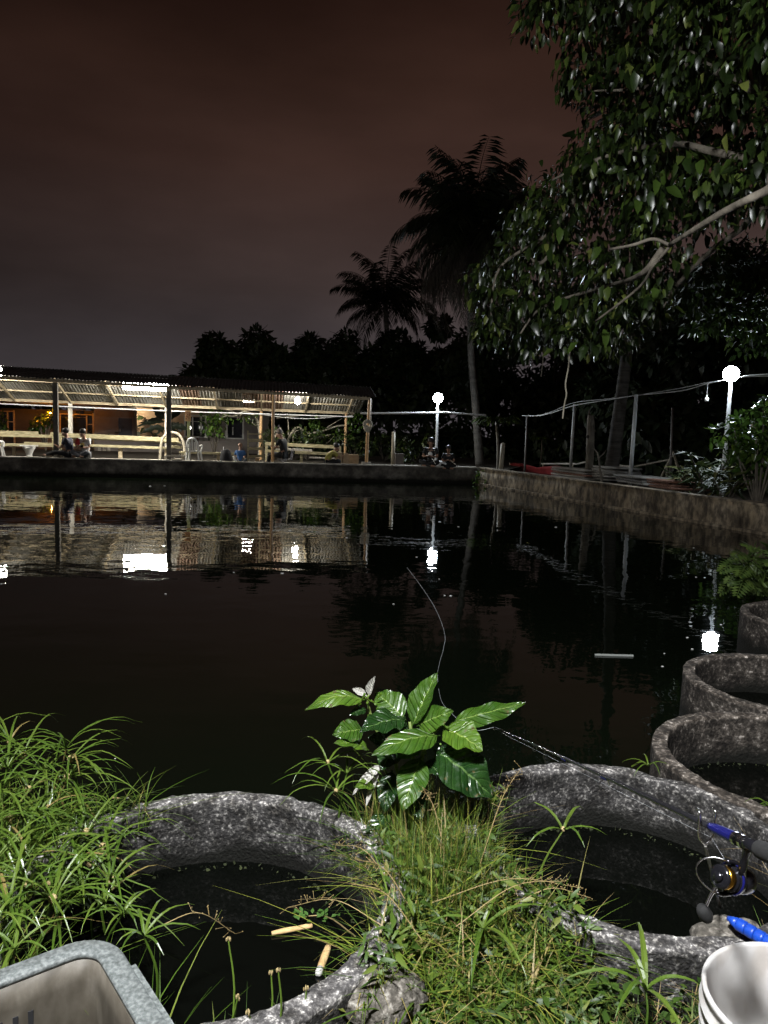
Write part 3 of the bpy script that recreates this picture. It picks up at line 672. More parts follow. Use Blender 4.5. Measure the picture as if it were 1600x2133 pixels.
for x in (112, 125): leg_bar(t, 'leg', M['plank'], x, 905, 3.0, .10)
for x, y in ((251, 932), (347, 932)): leg_bar(t, 'leg', M['beamwood'], x, y, 2.7, .13)
for x in (-20, 29): leg_bar(t, 'leg', M['beamwood'], x, 925, 2.9, .10)
t = thing('long_bench', tuple(fs(3, 2.6, .47)), 'plank bench with pale rails near the right end of the shelter', 'bench')
part_bar(t, 'back_plank', M['plank'], 553, 924, 708, 931.5, 2.9, .05, .12); part_bar(t, 'back_plank', M['plank'], 553, 939, 590, 941, 2.9, .05, .10)
part_bar(t, 'seat_plank', M['plank'], 615, 942, 706, 946.5, 2.6, .25, .09); part_bar(t, 'seat_plank', M['post_pale'], 574, 934.5, 650, 938.5, 2.3, .2, .07)
part_bar(t, 'seat_plank', M['post_pale'], 645, 953, 703, 955.5, 2.0, .2, .05)
for x, y in ((555, 923), (708, 930), (628, 943), (700, 947)): leg_bar(t, 'leg', M['plank'], x, y, 2.75, .09)
t = thing('low_bench', tuple(fs(8, 1.6, .47)), 'low single plank bench behind the white chair', 'bench')
part_bar(t, 'seat_plank', M['plank'], 374, 942, 494, 945.5, 1.5, .2, .07)
for x in (381, 455, 488): leg_bar(t, 'leg', M['beamwood'], x, 944, 1.5, .09)
# white pedestal stool under the bench and white chairs
p = wl(61, 950, 1.9); p.z = .47
t = thing('pedestal_stool', tuple(p), 'white flared pedestal under the left bench', 'stool')
MB().lathe([(.0, .0), (.13, .0), (.10, .05), (.10, .12), (.14, .22), (.19, .30), (.21, .36), (.0, .37)], p, 20).build('pedestal', M['white_plastic'], t, True)
MB().box(p + Vector((0, 0, .39)), (.46, .40, .035), .1).build('seat', M['white_plastic'], t)
def plastic_chair(px_, yb, d, rz, label, k=1.0):
    p = wl(px_, yb, d); p.z = .47 if d > .3 else FTOP
    t = thing('plastic_chair', tuple(p), label, 'chair'); Rz = Matrix.Rotation(rz, 3, 'Z')
    def q(x, y, z): return p + Rz @ Vector((x * k, y * k, z * k))
    for sx in (-1, 1):
        MB().bar(q(sx * .25, -.24, 0), q(sx * .19, -.16, .42), .05, .04).build('leg', M['white_plastic'], t)
        MB().bar(q(sx * .24, .25, 0), q(sx * .19, .2, .42), .05, .04).build('leg', M['white_plastic'], t)
        MB().tube([q(sx * .2, -.2, .42), q(sx * .25, -.2, .62), q(sx * .25, .05, .63), q(sx * .24, .22, .60)], .025, 6, sm=8).build('arm', M['white_plastic'], t)
    MB().box(q(0, 0, .42), (.42 * k, .42 * k, .03), rz).build('seat', M['white_plastic'], t)
    MB().tube([q(-.2, .2, .42), q(-.19, .25, .65), q(-.12, .27, .83), q(0, .28, .88), q(.12, .27, .83), q(.19, .25, .65), q(.2, .2, .42)], .035, 6, sm=18).build('back_frame', M['white_plastic'], t)
    for x in (-.09, 0, .09): MB().bar(q(x, .21, .42), q(x, .275, .84 - abs(x)), .045, .015).build('back_slat', M['white_plastic'], t)
plastic_chair(404, 962, .55, math.pi, 'white plastic chair seen from its curved back, in front of the sign post', .92)
plastic_chair(-6, 951, .9, math.pi * .6, 'white plastic chair cut off at the left edge by the wall', .85)
# arch, sign, ladder, boxes, bag
p = [wl(333, 930, 2.4), wl(337, 918, 2.4), wl(347, 905, 2.4), wl(360, 901, 2.4), wl(373, 906, 2.4), wl(382, 922, 2.4), wl(386, 952, 2.4)]; p[0].z = .47; p[-1].z = .47
t = thing('arch_hoop', tuple(p[0]), 'dark bent hoop arching behind the dark post', 'hoop'); MB().tube(p, .045, 8, sm=24).build('hoop', M['bamboo_grey'], t)
p = wl(393, 955, 1.2); p.z = .47
t = thing('sign_post', tuple(p), 'small orange brown lettered board on a greenish post', 'sign')
tp = wl(392, 868, 1.2); MB().bar(p, Vector((p.x, p.y, tp.z)), .10, .07, FN).build('post', mat('green_post', [(.3, (.22, .25, .10)), (.7, (.4, .42, .22))], scale=7), t)
A, B = wl(385.5, 854.5, 1.14), wl(397.5, 877.5, 1.14); c = (A + B) / 2
bd = MB().box(c, (abs(sof(A) - sof(B)), .03, A.z - B.z), math.atan2(FU.y, FU.x)).build('board', M['sign'], t)
for k, (u, v, hh) in enumerate(((-.05, .10, .05), (-.05, .02, .06), (-.04, -.08, .05), (.0, .11, .04), (.01, .04, .05), (.0, -.05, .06), (.05, .09, .05), (.05, .0, .07), (.05, -.10, .04))):
    MB().box(c + FU * u - FN * .018 + Vector((0, 0, v)), (.022, .006, hh), math.atan2(FU.y, FU.x) + .0).build('lettering', M['ink'], bd)
p = wl(532, 960, .55); p.z = .47
t = thing('ladder_rack', tuple(p), 'pale wooden ladder-like rack standing by the orange post', 'rack')
part_bar(t, 'rail', M['plank'], 517, 962, 516.5, 896, .55, .07, .05); part_bar(t, 'rail', M['plank'], 548, 957, 546, 896, .75, .06, .05)
for ya, yb, dd in ((904, 904.5, .6), (915, 916, .75), (919, 919, .58), (933, 933, .75), (936, 936, .58), (950, 949, .58), (953, 950, .8)): part_bar(t, 'rung', M['plank'], 517, ya, 547, yb, dd, .04, .045)
def crate_box(xa, ya, xb, yb, d, th, mt, label, name='box', cat='box', taper=1.0, rz=0):
    A, B = wl(xa, ya, d), wl(xb, yb, d); c = (A + B) / 2; ang = math.atan2(FU.y, FU.x) + rz; L = abs(sof(A) - sof(B)); hgt = A.z - .47
    p = Vector((c.x, c.y, .47)) + FN * th / 2; t = thing(name, tuple(p), label, cat)
    Rz = Matrix.Rotation(ang, 3, 'Z'); mb = MB(); hx, hy = L / 2, th / 2
    q = [p + Rz @ Vector((x * hx * k, y * hy * k, z)) for z, k in ((0, 1), (hgt, taper)) for x, y in ((-1, -1), (1, -1), (1, 1), (-1, 1))]
    mb.add(q, [(0, 3, 2, 1), (4, 5, 6, 7), (0, 1, 5, 4), (1, 2, 6, 5), (2, 3, 7, 6), (3, 0, 4, 7)]); mb.build('body', mt, t)
    mb = MB().box(p + Vector((0, 0, hgt + .012)), (L * taper * 1.05, th * taper * 1.05, .02), ang); mb.build('lid', mt, t)
    return t
crate_box(700, 944, 713, 966, .35, .3, M['cardboard'], 'upright tan box on the wall beside the man in the olive shirt')
crate_box(713, 945, 729, 967, .38, .3, M['cardboard'], 'brown carton tapering to its top, between two tan boxes', taper=.45)
crate_box(725, 948, 747, 965, .8, .3, M['cardboard'], 'wide low brown carton left of the shelter end post')
crate_box(824, 946, 841, 968, 1.4, .4, M['house_wall'], 'grey box standing beside the short bamboo post')
crate_box(532, 955, 541, 965, 1.1, .2, M['cardboard'], 'small brown carton at the foot of the ladder rack')
# low white table frame at the dark post
p = wl(364, 960, .2); t = thing('low_table', (p.x, p.y, .575), 'low white frame table at the foot of the dark post', 'table')
A, B = wl(345, 949, .2), wl(385, 950, .2)
for o in (0, .28): MB().bar(A + FN * o, B + FN * o, .04, .04).build('rail', M['post_pale'], t)
for q in (A, B, A + FN * .28, B + FN * .28): MB().bar(Vector((q.x, q.y, .50)), q, .045, .04, FN).build('leg', M['post_pale'], t)
p = wl(470, 958, .7); t = thing('camp_chair', (p.x, p.y, .47), 'black folded camp chair draped in cloth beside the boy in blue', 'chair')
mb = MB(); a_ = math.atan2(FU.y, FU.x)
mb.lathe([(0, 0), (.20, 0), (.21, .1), (.19, .3), (.16, .42), (.08, .47), (0, .48)], (p.x, p.y, .47), 12, jit=lambda v: v + Vector((.02 * math.sin(9 * v.z + 3 * v.x), 0, .02 * math.sin(11 * v.x)))); mb.build('cover', M['black_cloth'], t, True)
for dx in (-.14, .16): MB().bar(Vector((p.x + dx, p.y, .47)), Vector((p.x + dx * .6, p.y + .1, 1.02 if dx < 0 else .95)), .02, .02).build('frame', M['chrome'], t)
p = wl(498, 960, .5); t = thing('plastic_cup', (p.x, p.y, .575), 'tiny white cup beside the boy in blue', 'cup')
p = wl(489, 958, .12); t.location = (p.x, p.y, .575); OFF[t.name] = Vector(t.location); MB().lathe([(0, 0), (.035, 0), (.045, .16), (.038, .16), (.03, .02), (0, .02)], t.location, 12).build('cup_body', M['white_plastic'], t, True)
# rope bundle on the end post
p = wl(766, 890, .28); t = thing('rope_bundle', tuple(p), 'bundle of pale rope and cloth tied round the end post', 'rope')
for k in range(4): MB().tube([p + Vector((.10 * math.cos(a2) * (1 + .15 * k), -.05 - .02 * k, .16 * math.sin(a2) + .03 * k)) for a2 in np.linspace(0, 6.2, 12)], .022, 6).build('coil', M['rope'], t)
MB().ball(p + Vector((-.03, -.07, -.03)), .10, 10, 7, (1.1, .7, 1.0)).build('bundle', M['rope'], t, True)
MB().tube([p + Vector((.10, -.03, .15)), p + Vector((.11, -.02, .9))], .012, 5).build('cord', M['rope'], t)

# ---- people ------------------------------------------------------------------
def skin_mesh(name, pts, edges, radii, mt, par, sub=1):
    me = bpy.data.meshes.new(name); me.from_pydata([Vector(p) for p in pts], edges, []); me.update()
    o = link_mesh(name, me, mt, par)
    m = o.modifiers.new('skin', 'SKIN'); m.use_smooth_shade = True
    for i, r in enumerate(radii):
        sv = me.skin_vertices[0].data[i]; sv.radius = (r, r) if not isinstance(r, tuple) else r
    me.skin_vertices[0].data[0].use_root = True
    s_ = o.modifiers.new('sub', 'SUBSURF'); s_.levels = sub; s_.render_levels = sub
    return o
def person(base, yaw, label, shirt, trousers, hair='hair', J=None, print_=None, sleeve=None, k=1.0, hidelegs=False):
    t = thing('person', tuple(base), label, 'person'); t.rotation_euler.z = yaw
    D = dict(pel=(0, 0, .10), wst=(0, .0, .28), chs=(0, .05, .48), nck=(0, .10, .64), jaw=(0, .15, .70), crn=(0, .14, .83), nose=(0, .27, .735), shL=(-.17, .07, .58), shR=(.17, .07, .58),
             elL=(-.23, .17, .33), elR=(.23, .17, .33), wrL=(-.08, .36, .34), wrR=(.08, .36, .34), haL=(-.04, .43, .37), haR=(.04, .43, .37),
             hpL=(-.10, .02, .10), hpR=(.10, .02, .10), knL=(-.30, .34, .20), knR=(.30, .34, .20), anL=(.10, .40, .06), anR=(-.10, .44, .06), toL=(.22, .42, .05), toR=(-.22, .46, .05))
    D.update(J or {})
    D = {a: Vector(b) * k for a, b in D.items()}
    names = ['pel', 'wst', 'chs', 'nck', 'jaw', 'crn', 'nose', 'shL', 'elL', 'wrL', 'haL', 'shR', 'elR', 'wrR', 'haR', 'hpL', 'knL', 'anL', 'toL', 'hpR', 'knR', 'anR', 'toR']
    rad = [.105, .10, .115, .045, .066, .092, .016, .055, .04, .027, .03, .055, .04, .027, .03, .075, .055, .038, .03, .075, .055, .038, .03]
    ed = [('pel', 'wst'), ('wst', 'chs'), ('chs', 'nck'), ('nck', 'jaw'), ('jaw', 'crn'), ('jaw', 'nose'), ('chs', 'shL'), ('shL', 'elL'), ('elL', 'wrL'), ('wrL', 'haL'), ('chs', 'shR'), ('shR', 'elR'), ('elR', 'wrR'), ('wrR', 'haR'),
          ('pel', 'hpL'), ('hpL', 'knL'), ('knL', 'anL'), ('anL', 'toL'), ('pel', 'hpR'), ('hpR', 'knR'), ('knR', 'anR'), ('anR', 'toR')]
    ix = {n: i for i, n in enumerate(names)}
    pts = [D[n] for n in names]; rr = [r * k for r in rad]; E = [(ix[a], ix[b]) for a, b in ed]
    for sd in 'LR':                           # five fingers of different lengths and a thumb from the side of the palm
        h = D['ha' + sd]; wv = D['wr' + sd]; f = (h - wv).normalized(); sx = f.cross(Vector((0, 0, 1))).normalized()
        for j, ln in enumerate((.062, .072, .066, .05)):
            o_ = h + sx * (j - 1.5) * .021 * k + f * .02 * k; i0 = len(pts)
            pts += [o_, o_ + f * ln * .55 * k, o_ + f * ln * .85 * k + Vector((0, 0, -.03 * k))]; rr += [.010 * k, .009 * k, .008 * k]
            E += [(ix['ha' + sd], i0), (i0, i0 + 1), (i0 + 1, i0 + 2)]
        i0 = len(pts); tz = sx * (.032 if sd == 'L' else -.032) * k
        pts += [h + tz - f * .015 * k, h + tz * 1.5 + f * .03 * k]; rr += [.011 * k, .009 * k]; E += [(ix['ha' + sd], i0), (i0, i0 + 1)]
    skin_mesh('body', pts, E, rr, M['skin'], t)
    el = lambda s_: D['sh' + s_].lerp(D['el' + s_], .75)
    sp = [D['pel'] + Vector((0, 0, .03 * k)), D['wst'], D['chs'], D['chs'].lerp(D['nck'], .62), D['shL'], el('L'), D['shR'], el('R')]
    skin_mesh('shirt', sp, [(0, 1), (1, 2), (2, 3), (2, 4), (4, 5), (2, 6), (6, 7)], [r * k for r in (.125, .125, .14, .075, .074, .062, .074, .062)], shirt, t)
    if sleeve:
        MB().tube([OFF[t.name] + D['shR'] * 1.02, OFF[t.name] + el('R')], [.082 * k, .07 * k], 10).build('sleeve', sleeve, t)
    tr = [D['pel'], D['hpL'], D['knL'], D['anL'], D['hpR'], D['knR'], D['anR']]
    skin_mesh('trousers', tr, [(0, 1), (1, 2), (2, 3), (0, 4), (4, 5), (5, 6)], [r * k for r in (.118, .092, .072, .055, .092, .072, .055)], trousers, t)
    c = OFF[t.name] + D['crn']; b_ = (D['crn'] - D['nose']); b_.z = 0; b_.normalize()
    hb = MB(); hb.ball(c + b_ * .018 * k + Vector((0, 0, .022 * k)), .105 * k, 14, 9, (.97, 1.0, .92)); hb.build('hair', M[hair], t, True)
    fwd = -b_; sdv = fwd.cross(Vector((0, 0, 1)))
    for sg in (-1, 1):
        MB().ball(OFF[t.name] + D['jaw'].lerp(D['crn'], .45) + fwd * .082 * k + sdv * sg * .032 * k, .011 * k, 6, 5).build('eye', M['black_cloth'], t)
        MB().ball(OFF[t.name] + D['jaw'].lerp(D['crn'], .4) + sdv * sg * .088 * k, .026 * k, 6, 5, (.5, .8, 1.2)).build('ear', M['skin'], t)
    MB().box(OFF[t.name] + D['jaw'] + fwd * .066 * k + Vector((0, 0, -.02 * k)), (.045 * k, .012 * k, .010 * k), math.atan2(sdv.y, sdv.x)).build('mouth', flat('lips', (.16, .06, .05), .5), t)
    if print_:
        c = OFF[t.name] + D['chs'].lerp(D['wst'], .35) + Vector((0, .142 * k, 0))
        mb = MB(); mb.ball(c, .075 * k, 10, 6, (1, .22, 1.1)); mb.build('shirt_print', print_, t, True)
    return t
navy = flat('navy_shirt', (.018, .02, .035), .85); white_s = flat('white_shirt', (.62, .6, .58), .8); black_s = flat('black_shirt', (.014, .014, .015), .85)
olive = flat('olive_shirt', (.34, .31, .07), .85); blue_s = flat('blue_shirt', (.03, .10, .26), .8); red_s = flat('red_sleeve', (.4, .03, .03), .8); yel = flat('yellow_print', (.7, .58, .2), .8)
jeans = flat('grey_trousers', (.12, .125, .135), .9); blackt = flat('black_trousers', (.012, .012, .013), .9)
p = wl(146, 951, .18); p.z = .575
person(p, R(88), 'person in navy shirt turned aside on the wall, by the dark shelter post', navy, blackt, J=dict(knL=(-.16, .42, .17), anL=(-.1, .72, .06), toL=(-.1, .82, .08), knR=(.2, .40, .16), anR=(.12, .66, .06), toR=(.12, .78, .08), wrL=(-.03, .34, .30), wrR=(.05, .36, .32)), print_=M['bag'])
p = wl(179, 953, .2); p.z = .575
person(p, R(168), 'person in white and yellow shirt with a red sleeve, looking down at a phone', white_s, jeans, J=dict(jaw=(0, .17, .69), crn=(0, .17, .82), nose=(0, .285, .69), haL=(-.05, .40, .36), haR=(.05, .40, .38)), sleeve=red_s, print_=yel)
ph = thing('mobile_phone', tuple(p + Vector((.0, -.40, .38))), 'small dark phone held by the person in the white and yellow shirt', 'phone')
MB().box(Vector(ph.location), (.15, .02, .075), .1, ).build('phone_body', M['black_metal'], ph)
p = wl(591, 963, .55); p.z = .47 + .22
person(p, R(70), 'grey-haired person in black sitting on a folding chair with head bent', black_s, blackt, 'hair_grey', J=dict(jaw=(0, .18, .71), crn=(0, .19, .83), nose=(0, .305, .70), knL=(-.12, .45, .12), anL=(-.12, .50, -.16), toL=(-.12, .62, -.17), knR=(.12, .45, .13), anR=(.12, .62, -.12), toR=(.12, .74, -.15)), k=1.05)
cp = Vector((p.x, p.y, .47)); t = thing('folding_chair', tuple(cp), 'dark folding chair under the grey-haired person', 'chair')
MB().box(cp + Vector((.03, 0, .20)), (.44, .42, .03), .35).build('seat', M['iron'], t)
for sx, sy in ((-.2, -.2), (.22, -.2), (-.2, .2), (.22, .2)): MB().bar(cp + Vector((sx, sy, 0)), cp + Vector((-sx * .6, sy, .2)), .025, .025).build('leg', M['chrome'], t)
MB().bar(cp + Vector((.25, -.2, .2)), cp + Vector((.30, -.2, .55)), .025, .025).build('back_frame', M['chrome'], t); MB().bar(cp + Vector((.25, .2, .2)), cp + Vector((.30, .2, .55)), .025, .025).build('back_frame', M['chrome'], t)
p = wl(682, 972, .5); p.z = .47
person(p, R(-72), 'person in an olive yellow shirt and dark cap leaning forward by the boxes', olive, blackt, J=dict(chs=(0, .13, .40), nck=(0, .24, .52), jaw=(0, .31, .55), crn=(0, .32, .68), nose=(0, .43, .57), shL=(-.17, .17, .48), shR=(.17, .17, .48), elL=(-.2, .36, .28), elR=(.2, .36, .28), wrL=(-.05, .58, .36), wrR=(.05, .56, .34), haL=(-.03, .65, .4), haR=(.03, .63, .38)))
p = wl(500, 962, .35); p.z = .47
person(p, R(8), 'child in a blue shirt seated with back to the pond, beside a white cup', blue_s, jeans, 'skin', k=.74)
p = wl(897, 970, .35); p.z = .52
person(p, R(168), 'taller boy in a black shirt with a white print, beneath the lamp post', black_s, blackt, J=dict(wrL=(-.12, .34, .34), wrR=(.05, .36, .36), jaw=(0, .15, .71), nose=(0, .275, .72)), print_=M['bag'], k=1.08)
p = wl(933, 971, .3); p.z = .46
person(p, R(176), 'smaller boy in a plain black shirt, right of the lamp post', black_s, blackt, k=.88)
p = wl(918, 967, .12); t = thing('plastic_bag', (p.x, p.y, .575), 'crumpled white plastic bag between the two boys', 'bag')
MB().ball(Vector((p.x, p.y, .66)), .12, 12, 8, (1.7, .9, .75)).build('bag_body', M['bag'], t); t.children[0].data.transform(Matrix.Identity(4))
for v in t.children[0].data.vertices: v.co += Vector((1, 1, 1)) * .025 * noise.noise(v.co * 14)
def hand_rod(p, q, label):
    t = thing('fishing_rod', tuple(p), label, 'fishing rod'); MB().tube([p, q], [.012, .004], 6).build('rod_blank', M['post_pale'], t)
    MB().tube([p, p.lerp(q, .12)], .018, 6).build('grip', M['rubber'], t)
hand_rod(wl(899, 953, -.1), wl(908, 968, -.6), 'thin pale rod held by the taller boy under the lamp')
hand_rod(wl(937, 957, -.05), wl(949, 968, -.6), 'thin pale rod held by the smaller boy')

# ---- posts, pipe and cables ---------------------------------------------------
def pole(name, pa, pb, f, d, r, mt, label, cat='post', zb=None, group=None, node=0):
    A, B = f(*pa, d), f(*pb, d)
    if zb is not None: A.z = zb
    t = thing(name, tuple(A), label, cat, group); MB().tube([A, A.lerp(B, .5), B], [r * 1.05, r], 9).build('shaft', mt, t, True)
    for k in range(node): MB().lathe([(r * 1.02, -.015), (r * 1.16, 0), (r * 1.02, .015)], A.lerp(B, (k + .6) / (node + .2)), 10).build('node', mt, t)
    MB().ball(B, r * 1.08, 8, 5, (1, 1, .35)).build('end_cap', mt, t)
    return t
pole('bamboo_post', (818, 967), (820, 901), wl, 1.6, .065, M['bamboo_grey'], 'short thick bamboo post standing left of the two boys', zb=.47, node=2)
pole('bamboo_post', (1043, 976), (1048, 924), rw, .45, .075, M['bamboo_grey'], 'thick cut bamboo stump with a dark notch by the papaya tree', zb=.25, node=2)
pole('thin_pole', (1093, 985), (1098, 868), rw, 2.2, .035, M['iron'], 'thin grey pole between the papaya tree and the white posts', zb=.25)
pole('white_post', (1187, 998), (1197, 843), rw, 2.4, .045, M['pvc'], 'slender white post left of the dead tree stump', zb=.25, group='white posts carrying the cable')
pole('white_post', (1312, 1010), (1326, 823), rw, 2.3, .055, M['pvc'], 'thicker white post right of the leaning trunk', zb=.25, group='white posts carrying the cable')
t = pole('braced_pole', (1396, 1012), (1401, 850), rw, 4.5, .035, M['iron'], 'thin grey pole with a slanting brace, behind the red tiles', zb=.25)
MB().bar(rw(1372, 1005, 4.5), rw(1399, 950, 4.5), .06, .05).build('brace', M['bamboo_grey'], t); MB().bar(rw(1416, 985, 4.6), rw(1401, 940, 4.6), .06, .05).build('brace', M['bamboo_grey'], t)
t = thing('conduit_pipe', tuple(wl(775, 862, 1.9)), 'straight white pipe running from the shelter past the lamp post', 'pipe')
MB().tube([wl(752, 861, 1.9), wl(905, 860, 2.0), wl(920, 859, 2.0), wl(1012, 865, 3.0)], .035, 8, sm=20).build('pipe', M['white_pipe'], t)
t = thing('power_cable', tuple(rw(1100, 866, 2.2)), 'pair of white cables sagging from post to post on the right', 'cable')
cpx = [(1088, 866), (1120, 866), (1150, 860), (1195, 845), (1260, 834), (1324, 824), (1420, 814), (1470, 800), (1522, 790), (1560, 784), (1640, 783)]
MB().tube([rw(x, y, 2.35) for x, y in cpx], .014, 6, sm=60).build('cable', M['white_pipe'], t)
MB().tube([rw(x, y - 3 + 3 * math.sin(x * .03), 2.45) for x, y in cpx], .010, 6, sm=60).build('cable', M['white_pipe'], t)
p = rw(1472, 832, 2.4); bulb_light(p, 'unlit white bulb hanging from the cable left of the right lamp', .055, M['white_plastic'], .28)
# low rails and yard clutter behind the right wall
t = thing('low_rail', tuple(rw(1130, 966, 4)), 'low pale rail behind the white posts', 'rail')
MB().tube([rw(1128, 966, 4.0), rw(1200, 966, 4.0)], .03, 6).build('bar', M['post_pale'], t); MB().tube([rw(1200, 967, 4.0), rw(1222, 962, 4.2)], .03, 6).build('bar', M['post_pale'], t)
MB().tube([rw(1280, 969, 4.0), rw(1316, 972, 4.0)], .03, 6).build('bar', M['post_pale'], t); MB().tube([rw(1322, 972, 4.0), rw(1392, 958, 4.6)], .025, 6).build('bar', M['post_pale'], t)
for x in (1131, 1194, 1290, 1390):
    q = rw(x, 966, 4.0); MB().tube([Vector((q.x, q.y, .25)), q], .03, 6).build('stake', M['bamboo_grey'], t)
A = rw(1062, 966, 3.2); B = rw(1180, 975, 3.2)
t = thing('red_tarpaulin', (A.x, A.y, .25), 'dark red tarpaulin stretched low behind the right wall', 'tarpaulin')
mb = MB(); n_ = 26
for i in range(n_ + 1):
    u = i / n_; q = A.lerp(B, u); sag = .05 * math.sin(u * math.pi * 3) + .03 * noise.noise(Vector((u * 9, 0, 0)))
    for j in range(5): mb.v.append(Vector((q.x, q.y, .25 + (q.z - .25 + sag) * j / 4)) + RN * (.05 * noise.noise(Vector((u * 12, j, 1))) + .12 * (4 - j) / 4))
for i in range(n_):
    for j in range(4): mb.f.append((i * 5 + j, i * 5 + 5 + j, i * 5 + 6 + j, i * 5 + 1 + j))
sheet = mb.build('sheet', M['tarp'], t, True); sheet.modifiers.new('thick', 'SOLIDIFY').thickness = .012
for q in (A, B): MB().tube([Vector((q.x, q.y, .25)), q + Vector((0, 0, .05))], .03, 6).build('stake', M['bamboo_grey'], t)
def sheet_stack(xa, xb, yt, d, n, mt, label, dz=.07):
    A, B = rw(xa, yt, d), rw(xb, yt, d); t = thing('sheet_stack', (A.x, A.y, .25), label, 'stack of sheets')
    L = (B - A).length; U_ = (B - A); U_.z = 0; U_.normalize(); top = (A.z + B.z) / 2
    for k in range(n):
        z = max(.27, top - k * dz); mb = MB(); m = int(L / .02); o = random.uniform(-.12, .12)
        for i in range(m + 1):
            h = .02 * math.sin(i * .02 / .09 * 2 * math.pi)
            for dd in (0, 1.3): mb.v.append(A + U_ * (L * i / m + o) + RN * (dd + .05 * math.sin(k * 3)) + Vector((0, 0, z - A.z + h - dd * .03 + .03 * math.sin(k * 5) * i / m)))
        for i in range(m): mb.f.append((2 * i, 2 * i + 2, 2 * i + 3, 2 * i + 1))
        o_ = mb.build('sheet', mt[k % len(mt)], t, True); o_.modifiers.new('thick', 'SOLIDIFY').thickness = .02
sheet_stack(1150, 1222, 976, 1.6, 5, [M['zinc'][1], M['zinc'][0], M['tile_red']], 'stack of pale corrugated sheets left of the dead stump')
sheet_stack(1236, 1262, 972, 1.8, 6, [M['zinc'][1], M['zinc'][1], M['zinc'][0]], 'corrugated sheets stacked between the stump and the leaning trunk')
sheet_stack(1282, 1340, 992, 1.2, 3, [M['zinc'][0], M['zinc'][3]], 'low stack of grey corrugated sheets behind the thicker white post')
sheet_stack(1350, 1402, 1001, 1.0, 3, [M['tile_red'], M['tile_red']], 'small pile of reddish roof sheets beside the braced pole')

# ================================================================== TREES AND PLANTS
def rand_dirs(n): return nrm(rng.normal(size=(n, 3)))
def crown_mesh(name, centers, radii, n, Lr, mt, par, hang=.4, asp=.45, shell=.55):
    """leaves spread through a set of clumps"""
    C = np.array([tuple(c) for c in centers]); r = np.array(radii); wts = r ** 2 / (r ** 2).sum()
    k = rng.choice(len(C), n, p=wts); d = rand_dirs(n)
    P = C[k] + d * (r[k] * (shell + (1 - shell) * rng.random(n) ** .5))[:, None] * np.array([1, 1, .8])
    A = d * .6 + rng.normal(size=(n, 3)) * .55 + np.array([0, 0, -hang]); Nn = np.array([0, 0, 1.]) + d * .8 + rng.normal(size=(n, 3)) * .35
    L = rng.uniform(*Lr, n); V, F = leaf_cloud(P, A, Nn, L, L * asp)
    off = np.array(OFF[par.name]) if par is not None else 0
    return link_mesh(name, npmesh(name, V - off, F), mt, par)
def bushy_tree(base, top, rx, n, leaf, label, trunk_r=.14, cat='tree', name='broadleaf_tree', group='dark trees behind the far bank', clumps=12, mt=None, low=.35):
    base = Vector(base); t = thing(name, tuple(base), label, cat, group)
    hgt = top - base.z; cs, rs = [], []
    for i in range(clumps):
        a = random.uniform(0, 6.28); u = random.random(); z = base.z + hgt * (low + (.86 - low) * u); q = rx * (1.0 - .55 * u) * math.sqrt(random.random())
        cs.append(Vector((base.x + q * math.cos(a), base.y + q * math.sin(a), z))); rs.append(rx * random.uniform(.26, .46))
    rt = max(range(clumps), key=lambda i: cs[i].z + rs[i] * .8); cs[rt].z = top - rs[rt] * .8
    mb = MB(); fk = base + Vector((.1, 0, hgt * .4)); mb.tube([base, base.lerp(fk, .5) + Vector((.06, 0, 0)), fk], [trunk_r, trunk_r * .7], 8)
    for c in cs[:7]: mb.tube([fk - Vector((0, 0, .1)), fk.lerp(c, .55) + Vector((0, 0, .15)), c], [trunk_r * .5, .02], 5)
    mb.build('trunk', M['bark_dark'], t, True)
    crown_mesh('crown', cs, rs, n, leaf, mt or M['crown_dark'], t)
    return t
def ground_of(p): return Vector((p.x, p.y, .47))
for px_, ytop, d, rx, n, lab in (
        (438, 735, 16, 1.9, 1500, 'small dark tree at the left end of the tree line'), (478, 700, 17, 2.0, 1900, 'dark bushy tree with a knobbly top left of the higher clump'),
        (535, 692, 18, 2.2, 2200, 'tallest dark bushy tree behind the shelter lamps'), (590, 716, 17, 1.9, 1700, 'dark round tree in the middle of the tree line'),
        (635, 702, 18, 2.0, 1900, 'dark bushy tree with gaps, beside the shorter palm'), (690, 722, 18, 2.2, 2000, 'dark tree at the foot of the shorter palm'),
        (760, 690, 20, 2.8, 2600, 'broad black tree under the fronds of the shorter palm'), (835, 690, 20, 2.5, 2300, 'broad black tree between the two palms'),
        (895, 664, 20, 2.3, 2300, 'tall black tree left of the dead palm skirt'), (960, 690, 16, 2.6, 2600, 'black tree behind the trunk of the taller palm')):
    c = wl(px_, ytop, d); bushy_tree(ground_of(c), c.z, rx, int(n * 1.9), (.32, .60), lab + ', against the sky')
for px_, ytop, d, rx, n, lab in ((1060, 640, 9, 2.6, 2400, 'dark tree mass right of the taller palm'), (1160, 600, 10, 3.0, 2800, 'dark tree mass behind the papaya tree'),
        (1270, 560, 9, 3.0, 2800, 'dark tree mass behind the leaning trunk'), (1400, 540, 8, 3.0, 2800, 'dark tree mass behind the braced pole'), (1540, 520, 7, 3.0, 2800, 'dark tree mass behind the right lamp')):
    c = rw(px_, ytop, d); bushy_tree(Vector((c.x, c.y, .25)), c.z, rx, int(n * 1.7), (.30, .56), lab, clumps=20, low=.12)
